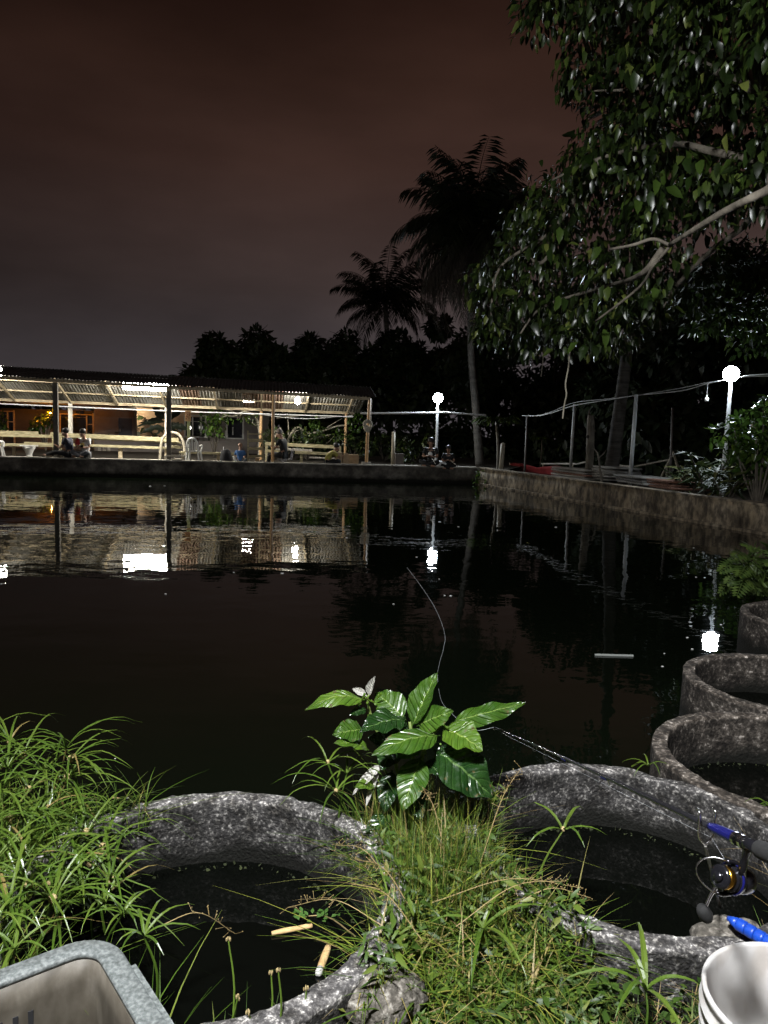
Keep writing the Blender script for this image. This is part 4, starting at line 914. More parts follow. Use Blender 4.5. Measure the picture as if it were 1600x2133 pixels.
# far hedge closing the view under the crowns
hd = []
for k in range(110):
    q = fs(32 - k * .55, 14 + 4 * random.random(), 0); hd.append(Vector((q.x, q.y, .6 + (3.4 if 32 - k * .55 < 8 else 1.6) * random.random())))
for k in range(90):
    q = rp_(-9 + k * .36, 8 + 4 * random.random(), 0); hd.append(Vector((q.x, q.y, .5 + 5.2 * random.random())))
for k in range(70):
    q = fs(16 - k * .42, 11 + 3 * random.random(), 0); hd.append(Vector((q.x, q.y, .4 + .8 * random.random())))
for k in range(50):
    q = rp_(-4 + k * .45, 6.5 + 1.5 * random.random(), 0); hd.append(Vector((q.x, q.y, .4 + .8 * random.random())))
o = crown_mesh('undergrowth', hd, [random.uniform(1.0, 1.6) for _ in hd], 52000, (.3, .6), M['crown_dark'], None); tag(o, kind='stuff')

def frond(c, az, el, L, droop, mt, par, nl=26, ll=.55, twist=0.0, name='frond'):
    """feathered palm leaf: midrib curving down, narrow leaflets on both sides"""
    D = Vector((math.cos(az), math.sin(az), 0)); pts = []
    for i in range(13):
        t = i / 12; a = el - droop * t * t
        if i == 0: p = Vector(c)
        else: p = p + (D * math.cos(a) + Vector((0, 0, math.sin(a)))) * (L / 12)
        pts.append(p.copy())
    mb = MB(); mb.tube(pts, [.035, .006], 4)
    for i in range(nl):
        t = .12 + .88 * i / (nl - 1); k = min(int(t * 12), 11); p = pts[k].lerp(pts[k + 1], t * 12 - k); ax = (pts[k + 1] - pts[k]).normalized()
        side = ax.cross(Vector((0, 0, 1))).normalized(); l = ll * (.45 + .75 * math.sin(math.pi * min(.98, t * .82 + .12))) * random.uniform(.85, 1.1)
        for s_ in (-1, 1):
            d = (side * s_ * .75 + ax * .55 + Vector((0, 0, -.35 - .35 * random.random() + twist))).normalized(); wv = ax * .042 + side * .0
            q = p + d * l * .5; e = p + d * l + Vector((0, 0, -.16 * l))
            mb.add([p, q - wv, e, q + wv], [(0, 1, 2, 3)])
    return mb.build(name, mt, par)
def palm(base, mids, top, r0, r1, fr, L, label, dead=0, name='coconut_palm', group=None, ll=.55, coconuts=0, bark='palm_bark', nl=26):
    t = thing(name, tuple(base), label, 'palm', group)
    P = smoothed([base] + mids + [top], 60); mb = MB(); rr = [(r0 + (r1 - r0) * min(1, i / 60 * 1.4)) * (1 + .05 * (i % 2)) for i in range(61)]
    mb.tube(P, rr, 12); mb.build('trunk', M[bark], t, True)
    for i in range(fr):
        az = i * 2.399 + .3 * random.random(); u = i / fr
        frond(top, az, 1.35 - 1.75 * u + .2 * random.random(), L * random.uniform(.88, 1.1), .9 + .5 * u, M['palm_leaf'], t, nl, ll)
    for i in range(dead):
        az = i * 2.399; frond(top - Vector((0, 0, .2)), az, -.35 - .5 * random.random(), L * random.uniform(.85, 1.3), 1.3, M['dead_palm'], t, 24, ll * .8, -.5, 'dead_frond')
    for i in range(coconuts): MB().ball(top + Vector((.25 * math.cos(i * 1.3), .25 * math.sin(i * 1.3), -.25 - .08 * (i % 2))), .13, 8, 6).build('coconut', M['bark_dark'], t, True)
    return t
b_ = wl(999, 975, 3.0); b_.z = .47; dY = b_.y
palm(b_, [wl(991, 850, 3.0), wl(982, 745, 3.0), wl(980, 620, 3.0)], wl(985, 475, 3.2), .16, .11, 46, 3.0, 'tall coconut palm with a skirt of dead fronds at the corner of the pond', dead=46, coconuts=6, ll=.92, nl=38)
b_ = wl(812, 960, 21); b_.z = .47
palm(b_, [wl(812, 830, 21)], wl(803, 632, 21), .2, .14, 36, 3.3, 'shorter palm standing black against the sky left of the taller one', ll=.9, nl=34)
b_ = rw(1240, 990, 7); b_.z = .25
palm(b_, [rw(1243, 900, 7)], rw(1246, 806, 7), .10, .08, 9, 2.2, 'low young palm with dim fronds behind the white posts', ll=.42, bark='bark_dark')
b_ = rw(1270, 1006, 2.6); b_.z = .25
palm(b_, [rw(1287, 880, 2.6), rw(1305, 740, 2.6), rw(1322, 560, 2.8)], rw(1345, 330, 3.2), .22, .14, 12, 2.6, 'leaning grey palm trunk rising into the leaves behind the right wall', ll=.6)
# dead stump, papaya, small saplings
b_ = rw(1226, 1001, 1.9); tp = rw(1231, 866, 1.9); b_.z = .25
t = thing('tree_stump', tuple(b_), 'tall bare dead trunk with knots and a broken top, beside the leaning trunk', 'tree')
mb = MB(); P = smoothed([b_, b_.lerp(tp, .5) + RU * .03, tp], 40)
def kn(q): return q
mb.tube(P, [.135, .12, .125, .105], 14)
for v in mb.v: v += Vector((1, 1, 0)) * .022 * noise.noise(v * 5) + Vector((0, 0, .05 * noise.noise(v * 9) if v.z > tp.z - .05 else 0))
mb.tube([tp - Vector((.06, 0, .1)), tp + Vector((-.05, 0, .20))], [.05, .012], 6); mb.build('trunk', M['bark'], t, True)
for k, hh in enumerate((.2, .45, .7, .85)):
    q = b_.lerp(tp, hh); MB().ball(q + Vector((-.10 + .14 * (k % 2), -.09, 0)), .045, 8, 6, (1, .8, 1.3)).build('knot', M['bark_dark'], t, True)
t = thing('bare_sapling', tuple(rw(1252, 1003, 1.6)), 'thin crooked bare branch leaning between the stump and the leaning trunk', 'plant')
MB().tube([Vector((*rw(1256, 1000, 1.6).xy, .25)), rw(1246, 950, 1.6), rw(1238, 935, 1.6)], [.035, .015], 6, sm=8).build('stem', M['bark'], t); MB().tube([rw(1247, 955, 1.6), rw(1258, 945, 1.6), rw(1262, 938, 1.6)], [.02, .008], 5).build('branch', M['bark'], t)
def palmate(c, sz, az, mb_, up):              # lobed papaya leaf on a stalk
    for k in range(7):
        a = az + (k - 3) * .55; d = Vector((math.cos(a), math.sin(a), -.35 + up)).normalized(); s_ = d.cross(Vector((0, 0, 1))).normalized()
        l = sz * (1 - .08 * abs(k - 3)); mb_.add([c, c + d * l * .5 - s_ * l * .17, c + d * l - Vector((0, 0, .12 * l)), c + d * l * .5 + s_ * l * .17], [(0, 1, 2, 3)])
def papaya(pb, pt, f, d, zb, r, n, sz, label, mt):
    A, B = f(*pb, d), f(*pt, d); A.z = zb; t = thing('papaya_tree', tuple(A), label, 'tree')
    MB().tube([A, A.lerp(B, .5) + Vector((.04, 0, 0)), B], [r, r * .6], 8, sm=10).build('trunk', M['bark'], t, True)
    for i in range(n):
        a = i * 2.4; e = B + Vector((math.cos(a), math.sin(a), .25 + .3 * (i % 3) / 3)) * sz * random.uniform(.7, 1.2); mb = MB()
        mb.tube([B, B.lerp(e, .5) + Vector((0, 0, .05)), e], .01, 4); palmate(e, sz * .8, a, mb, -.2); mb.build('leaf', mt, t)
papaya((1038, 975), (1034, 880), rw, .8, .25, .07, 13, .55, 'slender papaya tree with lobed leaves beside the cut bamboo stump', M['crown'])
papaya((1124, 968), (1129, 915), rw, 5.0, .25, .04, 8, .32, 'small papaya sapling with pale drooping leaves behind the red tarpaulin', M['shrub'])
# banana plant in front of the peach wall
p = wl(348, 950, 7.2); p.z = .47
t = thing('banana_plant', tuple(p), 'banana plant with ragged dark leaves in front of the peach wall', 'plant')
MB().tube([p, wl(349, 905, 7.2), wl(347, 872, 7.2)], [.13, .07], 10, sm=8).build('stem', M['bark_dark'], t, True)
def big_leaf(B, T, wd, n0, arch, fold, wave, mt, par, segs=14, name='leaf', ragged=0, seed=0, pw=.62):
    B, T, n0 = Vector(B), Vector(T), Vector(n0); ax = (T - B); L = ax.length; ax.normalize(); sd = ax.cross(n0).normalized(); nn = sd.cross(ax).normalized()
    cols = 6; V = []; UV = []; Fq = []
    for i in range(segs + 1):
        t = i / segs; c = B + (T - B) * t + nn * arch * math.sin(math.pi * t) * L; q = max(0, (t - .07) / .93)
        hw = wd * .5 * (math.sin(math.pi * q ** pw) ** .85 if 0 < q < 1 else 0) + .0022 * (1 - t)
        for j in range(cols + 1):
            u = j / cols * 2 - 1; rg = 1 - ragged * abs(u) * random.random()
            V.append(c + sd * u * hw * rg + nn * (fold * abs(u) * hw + wave * wd * abs(u) ** 1.5 * math.sin(t * 17 + seed + (1.7 if u > 0 else 0)) + wd * .03 * math.sin(t * 26 + abs(u) * -5 + seed)))
            UV.append((u * .5 + .5, t))
    for i in range(segs):
        for j in range(cols): Fq.append((i * 7 + j, i * 7 + j + 1, i * 7 + 8 + j, i * 7 + 7 + j))
    off = np.array(OFF[par.name]); o = link_mesh(name, npmesh(name, np.array([tuple(v) for v in V]) - off, Fq, True, UV), mt, par)
    return o
for (bx, by, tx, ty, wd) in ((347, 878, 286, 889, .42), (346, 890, 289, 906, .40), (345, 875, 318, 848, .42), (350, 872, 345, 838, .30), (352, 876, 384, 856, .40), (353, 880, 380, 900, .42), (350, 888, 398, 897, .40), (348, 892, 325, 907, .3), (352, 890, 372, 912, .34)):
    big_leaf(wl(bx, by, 7.2), wl(tx, ty, 7.2 + random.uniform(-.5, .4)), wd, (-.2, -1, .75), .10, .25, .05, M['banana'], t, 16, 'leaf', .45, bx)
# garden shrubs around the lamps and behind the benches
def twig_shrub(base, tips, mt_b, mt_l, nleaf, Ll, spread, label, name='shrub', cat='shrub', r=.03, asp=.45, hang=.3, group=None, stuffname='foliage'):
    t = thing(name, tuple(base), label, cat, group); mb = MB(); cs = []
    for tp in tips:
        m = Vector(base).lerp(tp, .5) + Vector((random.uniform(-.12, .12), random.uniform(-.1, .1), random.uniform(.0, .18))); mb.tube([base, m, tp], [r, r * .3], 5, sm=8); cs += [tp, m.lerp(tp, .5)]
    mb.build('branches', mt_b, t, True)
    if nleaf: crown_mesh(stuffname, cs, [spread * random.uniform(.7, 1.2) for _ in cs], nleaf, Ll, mt_l, t, hang, asp, .1)
    return t
p = wl(96, 955, 8.2); p.z = .47
twig_shrub(p, [wl(x, y, 8.3 + .35 * random.random()) for x, y in ((110, 860), (104, 863), (84, 868), (82, 880), (72, 878), (70, 888), (80, 893), (95, 878), (112, 866))], M['bark'], M['shrub'], 420, (.10, .2), .16, 'leafy shrub lit orange from within, beyond the bench')
p = wl(2, 955, 8.2); p.z = .47
twig_shrub(p, [wl(x, y, 8.3) for x, y in ((0, 862), (8, 872), (4, 880), (12, 890))], M['bark'], M['shrub'], 120, (.1, .2), .16, 'small shrub lit orange at the left edge inside the frame')
p = wl(446, 950, 5.5); p.z = .47
t = twig_shrub(p, [wl(x, y, 5.4 + .4 * random.random()) for x, y in ((428, 868), (440, 862), (455, 872), (447, 884), (433, 880), (462, 862))], M['bark_dark'], M['shrub'], 330, (.12, .22), .30, 'leafy garden tree in front of the house window, right of the sign', 'garden_tree', 'tree')
p = wl(540, 950, 5.0); p.z = .47
t = thing('bare_tree', tuple(p), 'bare tree with bleached crooked branches under the rear roof edge', 'tree'); mb = MB()
mb.tube([p, wl(541, 905, 5), wl(534, 872, 5), wl(520, 860, 5)], [.06, .035], 6, sm=12)
for path in (((520, 860), (505, 857), (492, 866), (474, 866), (461, 858)), ((505, 858), (497, 874), (493, 864)), ((492, 866), (486, 858), (470, 853)), ((530, 868), (540, 880), (533, 886), (525, 880)), ((474, 866), (462, 868), (455, 862)), ((508, 857), (509, 848))):
    mb.tube([wl(x, y, 5.0 - .15 * i) for i, (x, y) in enumerate(path)], [.035, .014], 6, sm=14)
mb.build('branches', M['pale_branch'], t, True)
crown_mesh('foliage', [wl(x, y, 4.8) for x, y in ((462, 864), (480, 872), (505, 866), (525, 874))], [.22] * 4, 110, (.10, .18), M['shrub'], t)
p = wl(600, 955, 4.6); p.z = .47
t = thing('bare_tree', tuple(p), 'spreading leafless tree with long low branches behind the bench', 'tree'); mb = MB()
for path, r in ((((598, 952), (600, 920), (610, 898), (622, 890), (640, 902), (672, 898), (700, 888), (722, 886)), .055), (((575, 925), (574, 905), (571, 885)), .06), (((592, 918), (590, 905), (583, 890)), .06), (((600, 915), (601, 890), (599, 870)), .03), (((610, 935), (612, 905), (622, 896), (640, 900)), .03),
                (((672, 898), (690, 885), (712, 872)), .025), (((618, 922), (660, 912), (690, 905)), .045), (((575, 872), (600, 868), (626, 866)), .025), (((680, 925), (690, 915), (697, 907)), .022), (((640, 902), (650, 905), (662, 918)), .02)):
    mb.tube([wl(x, y, 4.6 + .1 * math.sin(i * 2 + x)) for i, (x, y) in enumerate(path)], [r, r * .5], 6, sm=16)
mb.build('branches', M['pale_branch'], t, True)
crown_mesh('foliage', [wl(x, y, 4.6) for x, y in ((655, 878), (662, 892), (650, 905), (665, 910), (730, 872), (745, 866), (740, 890), (700, 905), (725, 905), (755, 880))], [.22] * 10, 330, (.12, .22), M['shrub'], t)
p = wl(755, 960, 6.0); p.z = .47
for px_, n_, lab in ((740, 260, 'weedy bush behind the shelter end post'), (800, 260, 'weedy bush left of the bamboo post'), (865, 320, 'tangled low bush behind the taller boy'), (680, 240, 'low weeds behind the olive shirted person'), (590, 200, 'low weeds behind the folding chair'), (640, 220, 'low weeds behind the pale rails')):
    p = wl(px_, 960, 4.5 + .6 * math.sin(px_)); p.z = .47
    twig_shrub(p, [p + Vector((random.uniform(-.8, .8), random.uniform(-.4, .4), random.uniform(.3, 1.2))) for _ in range(8)], M['bark_dark'], M['crown'], n_, (.12, .24), .3, lab, 'bush', 'bush', .015)
p = FC + Vector((.2, -.12, .22)); p = Vector((3.28, 25.7, .16)); t = twig_shrub(p, [p + Vector((random.uniform(-.3, .3), random.uniform(-.25, .05), random.uniform(-.02, .32))) for _ in range(6)], M['bark_dark'], M['shrub'], 90, (.08, .14), .12, 'small weed growing out of the wall at the corner of the pond', 'weed', 'plant', .008)

# ---- shrubs by the right lamp
def strap_clump(base, n, hgt, mt, label, Lr=(.3, .55), stems=7, rad=.5):
    t = thing('strap_leaf_shrub', tuple(base), label, 'shrub'); mb = MB(); base = Vector(base); P, A = [], []
    for k in range(stems):
        a = k * 2.4; tp = base + Vector((rad * math.cos(a) * random.uniform(.4, 1), rad * math.sin(a) * random.uniform(.4, 1), hgt * random.uniform(.45, 1)))
        mb.tube([base, base.lerp(tp, .5) + Vector((0, 0, .1)), tp], [.022, .014], 5)
        for i in range(n // stems):
            u = random.uniform(.45, 1); q = base.lerp(tp, u); b = random.uniform(0, 6.28); P.append(q); A.append((math.cos(b), math.sin(b), random.uniform(-.2, 1.2)))
    mb.build('stems', M['bark_dark'], t); P = np.array([tuple(p) for p in P]); A = np.array(A); L = rng.uniform(*Lr, len(P))
    V, F = leaf_cloud(P, A, np.array([0, 0, 1.]) + rng.normal(size=(len(P), 3)) * .3, L, L * .17, .25, .35)
    link_mesh('leaves', npmesh('leaves', V - np.array(base), F), mt, t); t['kind'] = 'thing'
for px_, d, n, h, lab in ((1478, 1.2, 150, 1.35, 'dark bush of long strap leaves left of the right lamp post'), (1440, 1.6, 100, .85, 'low bush of yellowing strap leaves beside the reddish sheets'), (1512, .8, 90, .75, 'young bush of pale strap leaves at the foot of the right lamp post'), (1420, 2.6, 70, .6, 'low dim strap leaf bush near the braced pole')):
    p = rw(px_, 1010, d); p.z = .27; strap_clump(p, n, h, M['cordyline'], lab, rad=.55)
p = rw(1580, 1030, 1.2); p.z = .27
t = twig_shrub(p, [rw(x, y, 1.0 + .6 * random.random()) for x, y in ((1508, 905), (1530, 893), (1550, 880), (1572, 866), (1590, 850), (1610, 846), (1555, 915), (1580, 925), (1600, 900), (1570, 965), (1595, 960), (1560, 985), (1620, 930), (1630, 880), (1540, 940))], M['bark'], M['shrub'], 850, (.16, .27), .30, 'glossy bright green shrub at the right edge below the lamp', 'glossy_shrub', asp=.42, hang=.05)

# ---- the big tree overhanging from the right
POLY = [(1172, 92), (1185, 190), (1228, 232), (1200, 300), (1118, 352), (1098, 405), (1050, 470), (998, 560), (966, 600), (1010, 640), (1004, 738), (1055, 680), (1090, 745), (1150, 748), (1200, 715), (1280, 748), (1345, 690), (1375, 615), (1385, 560), (1500, 470), (1600, 425), (1720, 380), (1720, -120), (1240, -120), (1222, -10)]
POLY2 = [(1092, 60), (1112, 78), (1185, 0), (1200, -70), (1110, -70)]
POLY3 = [(1420, 610), (1470, 540), (1600, 470), (1660, 470), (1660, 730), (1560, 742), (1500, 700), (1440, 700)]
tb = Vector((6.6, 7.6, .25)); fk = Vector((6.4, 8.0, 4.2))
ot = thing('overhanging_tree', tuple(tb), 'large glossy leaved tree overhanging the pond from the right, its branch across the top right', 'tree')
mb = MB(); mb.tube([tb, tb.lerp(fk, .5) + Vector((.15, .1, 0)), fk], [.32, .24], 12, sm=10); mb.build('trunk', M['bark'], ot, True)
def oY(x): return 6.2 + (1600 - x) / 600 * 3.0
def branch(path, r0, r1): MB().tube([q if isinstance(q, Vector) else dp(*q) for q in path], [r0, r1], 8, sm=24).build('branch', M['bark'], ot, True)
branch([fk, (1680, 360, 6.2), (1600, 396, 5.3), (1510, 440, 5.5), (1440, 482, 5.8), (1395, 510, 6.1)], .040, .015)
branch([(1395, 510, 6.1), (1360, 498, 6.2), (1320, 510, 6.3), (1270, 520, 6.6)], .014, .012)
branch([(1400, 508, 6.1), (1360, 555, 6.3), (1330, 600, 6.6), (1240, 670, 7.2)], .013, .010); branch([(1380, 520, 6.2), (1330, 575, 6.6), (1250, 600, 8.4), (1130, 640, 9.0), (1080, 700, 9.2)], .028, .01)
branch([fk, (1640, 430, 8.0), (1540, 480, 8.6), (1440, 560, 9.2), (1380, 640, 9.4), (1376, 690, 9.5)], .05, .01)
branch([fk, (1600, 200, 7.4), (1450, 120, 7.9), (1300, 40, 8.4), (1180, 10, 8.9)], .06, .015); branch([fk, (1560, 330, 7.2), (1400, 300, 7.8), (1250, 330, 8.6), (1140, 380, 9.1)], .045, .010)
branch([(1250, 330, 8.6), (1150, 480, 9.2), (1040, 560, 9.6), (1020, 690, 9.8)], .03, .008); branch([(1450, 120, 7.9), (1350, 180, 8.3), (1230, 190, 8.8)], .03, .008); branch([(1095, 535, 8.9), (1125, 548, 8.8), (1148, 527, 8.7)], .022, .02)
def twigs(poly, n, yfun, dr, fill):
    x0, x1 = min(p[0] for p in poly), max(p[0] for p in poly); y0, y1 = min(p[1] for p in poly), max(p[1] for p in poly); out = []
    while len(out) < n:
        x, y = random.uniform(x0, x1), random.uniform(y0, y1)
        if inpoly(x, y + 12, poly) and inpoly(x, y - 6, poly) and noise.noise(Vector((x * .013, y * .013, 3))) > fill: out.append(dp(x, y, yfun(x) + random.uniform(-.4, dr)))
    return out
TW = twigs(POLY, 760, oY, 2.6, -.05) + twigs(POLY2, 40, oY, 1.0, -1) + twigs(POLY, 900, lambda x: oY(x) + 2.6, 1.8, -1)
Pl, Al, Nl, Ll_ = [], [], [], []
for c in TW:
    a0 = random.uniform(0, 6.28); sz = random.uniform(.08, .165)
    for k in range(random.randint(8, 13)):
        a = a0 + k * 2.2; q = c + Vector((math.cos(a) * .16, math.sin(a) * .16, random.uniform(-.18, .12)))
        Pl.append(tuple(q)); Al.append((math.cos(a) * .6, math.sin(a) * .6, random.uniform(-1.6, .1))); Nl.append((math.cos(a) + random.gauss(0, .4), math.sin(a) + random.gauss(0, .4), .8 + random.gauss(0, .3))); Ll_.append(sz * random.uniform(.75, 1.2))
Pl, Al, Nl, Ll_ = map(np.array, (Pl, Al, Nl, Ll_))
dist = np.linalg.norm(Pl - np.array([0, 0, H]), axis=1); near = np.argsort(dist / Ll_)[:300]; rest = np.setdiff1d(np.arange(len(Pl)), near)
V, F = leaf_cloud(Pl[rest], Al[rest], Nl[rest], Ll_[rest], Ll_[rest] * rng.uniform(.34, .56, len(rest)), .3, .3)
o = link_mesh('crown', npmesh('crown', V - np.array(tb), F), M['crown'], ot); o['kind'] = 'stuff'
def single_leaves(idx, mt, par, off):         # separate leaves sharing one mesh
    V, F = leaf_cloud(np.zeros((1, 3)), np.array([[0, 1., 0]]), np.array([[0, 0, 1.]]), np.array([1.]), np.array([.5]), .28, .28)
    me = npmesh('leaf', V, F); me.materials.append(mt)
    for i in idx:
        A = Vector(Al[i]).normalized(); S = A.cross(Vector(Nl[i])).normalized(); Z = S.cross(A)
        lf = bpy.data.objects.new('leaf', me); col.objects.link(lf); lf.parent = par; l = Ll_[i]
        lf.matrix_local = Matrix.Translation(Vector(Pl[i]) - Vector(off)) @ (Matrix((S, A, Z)).transposed() * l).to_4x4()
mleaf = []
for k, (c_, r_) in enumerate((((.018, .036, .007), .32), ((.045, .08, .014), .3), ((.009, .017, .004), .3))): mleaf.append(mat('tree_leaf', [(0, c_)], rough=r_, trans=.22, spec=.55))
for k in range(3): single_leaves(near[k::3], mleaf[k], ot, tb)
# fainter tree behind the lamp on the right
t2 = Vector((11.2, 14.5, .25)); tt = thing('broadleaf_tree', tuple(t2), 'dimmer small leaved tree hanging around the right lamp', 'tree')
MB().tube([t2, t2 + Vector((-.1, 0, 2.5)), dp(1680, 560, 15.5), dp(1540, 640, 16)], [.2, .02], 8, sm=14).build('trunk', M['bark_dark'], tt, True)
c3 = twigs(POLY3, 170, lambda x: 15.5, 2.5, -.25); crown_mesh('crown', c3, [.32] * len(c3), 2300, (.14, .24), M['crown_far'], tt, .6, .45, .1)
t = thing('hanging_vine', tuple(dp(1187, 728, 8.6)), 'thin pale vine hanging from the leaves above the cable', 'vine')
MB().tube([dp(x, y, 8.6) for x, y in ((1190, 722), (1187, 735), (1184, 765), (1178, 800), (1180, 822), (1176, 840), (1172, 872))], .009, 5, sm=20).build('stem', M['pale_branch'], t)
t = thing('hanging_vine', tuple(dp(1130, 740, 8.9)), 'fainter shorter vine hanging left of the pale one', 'vine')
MB().tube([dp(x, y, 8.9) for x, y in ((1132, 738), (1130, 760), (1127, 785))], .005, 5, sm=10).build('stem', M['bark_dark'], t)

# ================================================================== THE NEAR BANK
# fern at the right edge
p = Vector((3.55, 7.1, .3))
t = thing('fern', tuple(p), 'green fern on the bank at the right edge, above the dark ring', 'fern')
fern_px = [(1500, 1190), (1512, 1175), (1530, 1160), (1555, 1140), (1585, 1150), (1610, 1180), (1515, 1215), (1500, 1235), (1540, 1200), (1570, 1190), (1600, 1215), (1535, 1240), (1575, 1235), (1620, 1230), (1625, 1140)]
for k, (x, y) in enumerate(fern_px):
    e = dp(x, y, 7.0 + .35 * math.sin(k * 2.1)); m = p.lerp(e, .6) + Vector((0, 0, .16)); P = smoothed([p + Vector((.02 * k - .1, 0, 0)), m, e], 16); mb = MB(); mb.tube(P, [.008, .003], 4)
    for i in range(3, 17):
        ax = (P[min(i + 1, 16)] - P[i - 1]).normalized(); sd = ax.cross(Vector((0, -.5, 1))).normalized(); l = .13 * math.sin(math.pi * (i / 17.5) ** .7) + .015
        for s_ in (-1, 1):
            d = (sd * s_ + ax * .35 - Vector((0, 0, .15))).normalized(); mb.add([P[i], P[i] + d * l * .5 - ax * .016, P[i] + d * l, P[i] + d * l * .5 + ax * .016], [(0, 1, 2, 3)])
    mb.build('frond', M['fern'], t)

# grass, weeds and dry stalks (uncountable): clump between the rings, low turf along the bottom
def scatter(n, x0, x1, y0, y1, ok):
    out = []
    while len(out) < n:
        x = rng.uniform(x0, x1, 4000); y = rng.uniform(y0, y1, 4000)
        for a, b in zip(x, y):
            if ok(a, b): out.append((a, b))
            if len(out) >= n: break
    a = np.array(out); return a, bank_z(a[:, 0], a[:, 1])
def off_rings(x, y, m): return all(math.hypot(x - a, y - b) > r + m for a, b, r in RINGS)
def clump(x, y): return off_rings(x, y, -.04) and y < float(np.interp(x, SH[:, 0], SH[:, 1])) + .02
def grass_obj(name, XY, Z, Lr, bend, wr, mt, lean=.25, K=4):
    n = len(XY); P = np.column_stack([XY, np.maximum(Z, .24) - .01]); az = rng.uniform(0, 6.283, n)
    V, F = blade_cloud(P, az, rng.uniform(*Lr, n), rng.uniform(*bend, n), rng.uniform(*wr, n), K, rng.normal(0, lean, n))
    return tag(link_mesh(name, npmesh(name, V, F), M[mt]), kind='stuff')
def patchy(f): return lambda x, y: clump(x, y) and noise.noise(Vector((x * 6, y * 6, 2))) + .35 * noise.noise(Vector((x * 19, y * 19, 5))) > f
inside = lambda x, y: math.hypot((x - .2) / .42, (y - 2.25) / .5) < 1
A, Z = scatter(2300, -.22, .55, 1.5, 2.72, lambda x, y: patchy(-.35)(x, y) and inside(x, y) and x > -.02)
grass_obj('tall_grass', A, Z, (.09, .28), (.3, 1.3), (.0022, .0062), 'grass', .6, 5)
A, Z = scatter(420, -.25, .7, 1.5, 2.72, lambda x, y: clump(x, y) and inside(x, y))
grass_obj('tall_grass', A, Z, (.20, .40), (.5, 1.3), (.0045, .0095), 'grass', .35, 7)
A, Z = scatter(7000, -.6, 1.9, 1.3, 2.4, patchy(-.28))
grass_obj('short_grass', A, Z, (.04, .13), (.3, 1.3), (.002, .0058), 'grass_dark', .9)
A, Z = scatter(800, -.3, 1.5, 1.4, 2.5, clump)
grass_obj('dry_grass', A, Z, (.06, .18), (.5, 1.35), (.0012, .0024), 'seed', 1.0)
A, Z = scatter(1700, -.15, .5, 1.75, 2.7, lambda x, y: clump(x, y) and math.hypot((x - .2) / .3, (y - 2.4) / .38) < 1)
grass_obj('tall_grass', A, Z, (.16, .36), (.05, .5), (.0013, .0028), 'grass', .25)
# growth spilling over the rims of the two nearest rings
def spill(x, y):
    (a, b, r), (c_, d_, q) = RINGS[0], RINGS[1]; u, v = math.hypot(x - a, y - b), math.hypot(x - c_, y - d_)
    return (r - .06 < u < r + .05 and x > -.02 and 1.72 < y < 2.46) or (q - .08 < v < q + .05 and x < .60 and y < 2.8)
A, Z = scatter(1500, -.3, .7, 1.5, 2.9, spill)
grass_obj('rim_grass', A, np.full(len(A), .37), (.04, .13), (.5, 1.4), (.002, .005), 'grass', .6, 5)
A, Z = scatter(900, -.3, .7, 1.5, 2.9, spill); n = len(A)
P = np.column_stack([A, .39 + rng.random(n) ** 1.5 * .08]); L = rng.uniform(.02, .06, n)
V, F = leaf_cloud(P, rng.normal(size=(n, 3)) * np.array([1, 1, .5]), np.array([0, -.4, 1.]) + rng.normal(size=(n, 3)) * .5, L, L * rng.uniform(.12, .35, n), .2, .3)
tag(link_mesh('weeds', npmesh('weeds', V, F), M['weed']), kind='stuff')
# growth hanging over the left side of the first ring
A, Z = scatter(900, -1.25, -.78, 1.5, 2.6, lambda x, y: .50 < math.hypot(x + .5, y - 2.12) < .78)
grass_obj('rim_grass', A, np.full(len(A), .36), (.08, .26), (.4, 1.3), (.0025, .006), 'sedge', .6, 5)
# short leafy side shoots that give the clump its ragged texture
A, Z = scatter(4200, -.25, .75, 1.45, 2.7, lambda x, y: patchy(-.3)(x, y) and math.hypot((x - .22) / .48, (y - 2.2) / .6) < 1)
n = len(A); hz_ = rng.random(n) ** 1.3 * .17 * np.clip(1.2 - np.hypot((A[:, 0] - .2) / .5, (A[:, 1] - 2.25) / .6), .15, 1)
P = np.column_stack([A, np.maximum(Z, .26) + hz_]); L = rng.uniform(.02, .065, n)
V, F = leaf_cloud(P, rng.normal(size=(n, 3)) * np.array([1, 1, .7]) + np.array([0, 0, .35]), np.array([0, -.4, 1.]) + rng.normal(size=(n, 3)) * .5, L, L * rng.uniform(.12, .3, n), .2, .25)
tag(link_mesh('weeds', npmesh('weeds', V, F), M['weed']), kind='stuff')
A, Z = scatter(3600, -2.4, -.85, 1.3, 2.85, lambda x, y: clump(x, y))
grass_obj('short_grass', A, Z, (.10, .38), (.2, 1.0), (.0022, .0055), 'sedge', .4, 5)
A, Z = scatter(500, -1.0, -.45, 1.35, 1.60, lambda x, y: clump(x, y))
grass_obj('tall_grass', A, Z, (.12, .34), (.1, .6), (.003, .006), 'sedge', .25)
A, Z = scatter(700, 1.2, 4.6, 1.7, 6.6, lambda x, y: clump(x, y))
grass_obj('dry_grass', A, Z, (.06, .2), (.3, 1.2), (.003, .006), 'seed', .5)
A, Z = scatter(1600, -.35, 1.6, 1.35, 2.6, lambda x, y: clump(x, y))    # small broad weed leaves
n = len(A); P = np.column_stack([A, np.maximum(Z, .25) + rng.uniform(.0, .09, n)]); L = rng.uniform(.018, .045, n)
V, F = leaf_cloud(P, rng.normal(size=(n, 3)) * np.array([1, 1, .4]), np.array([0, 0, 1.]) + rng.normal(size=(n, 3)) * .35, L, L * .5)
tag(link_mesh('weeds', npmesh('weeds', V, F), M['weed']), kind='stuff')
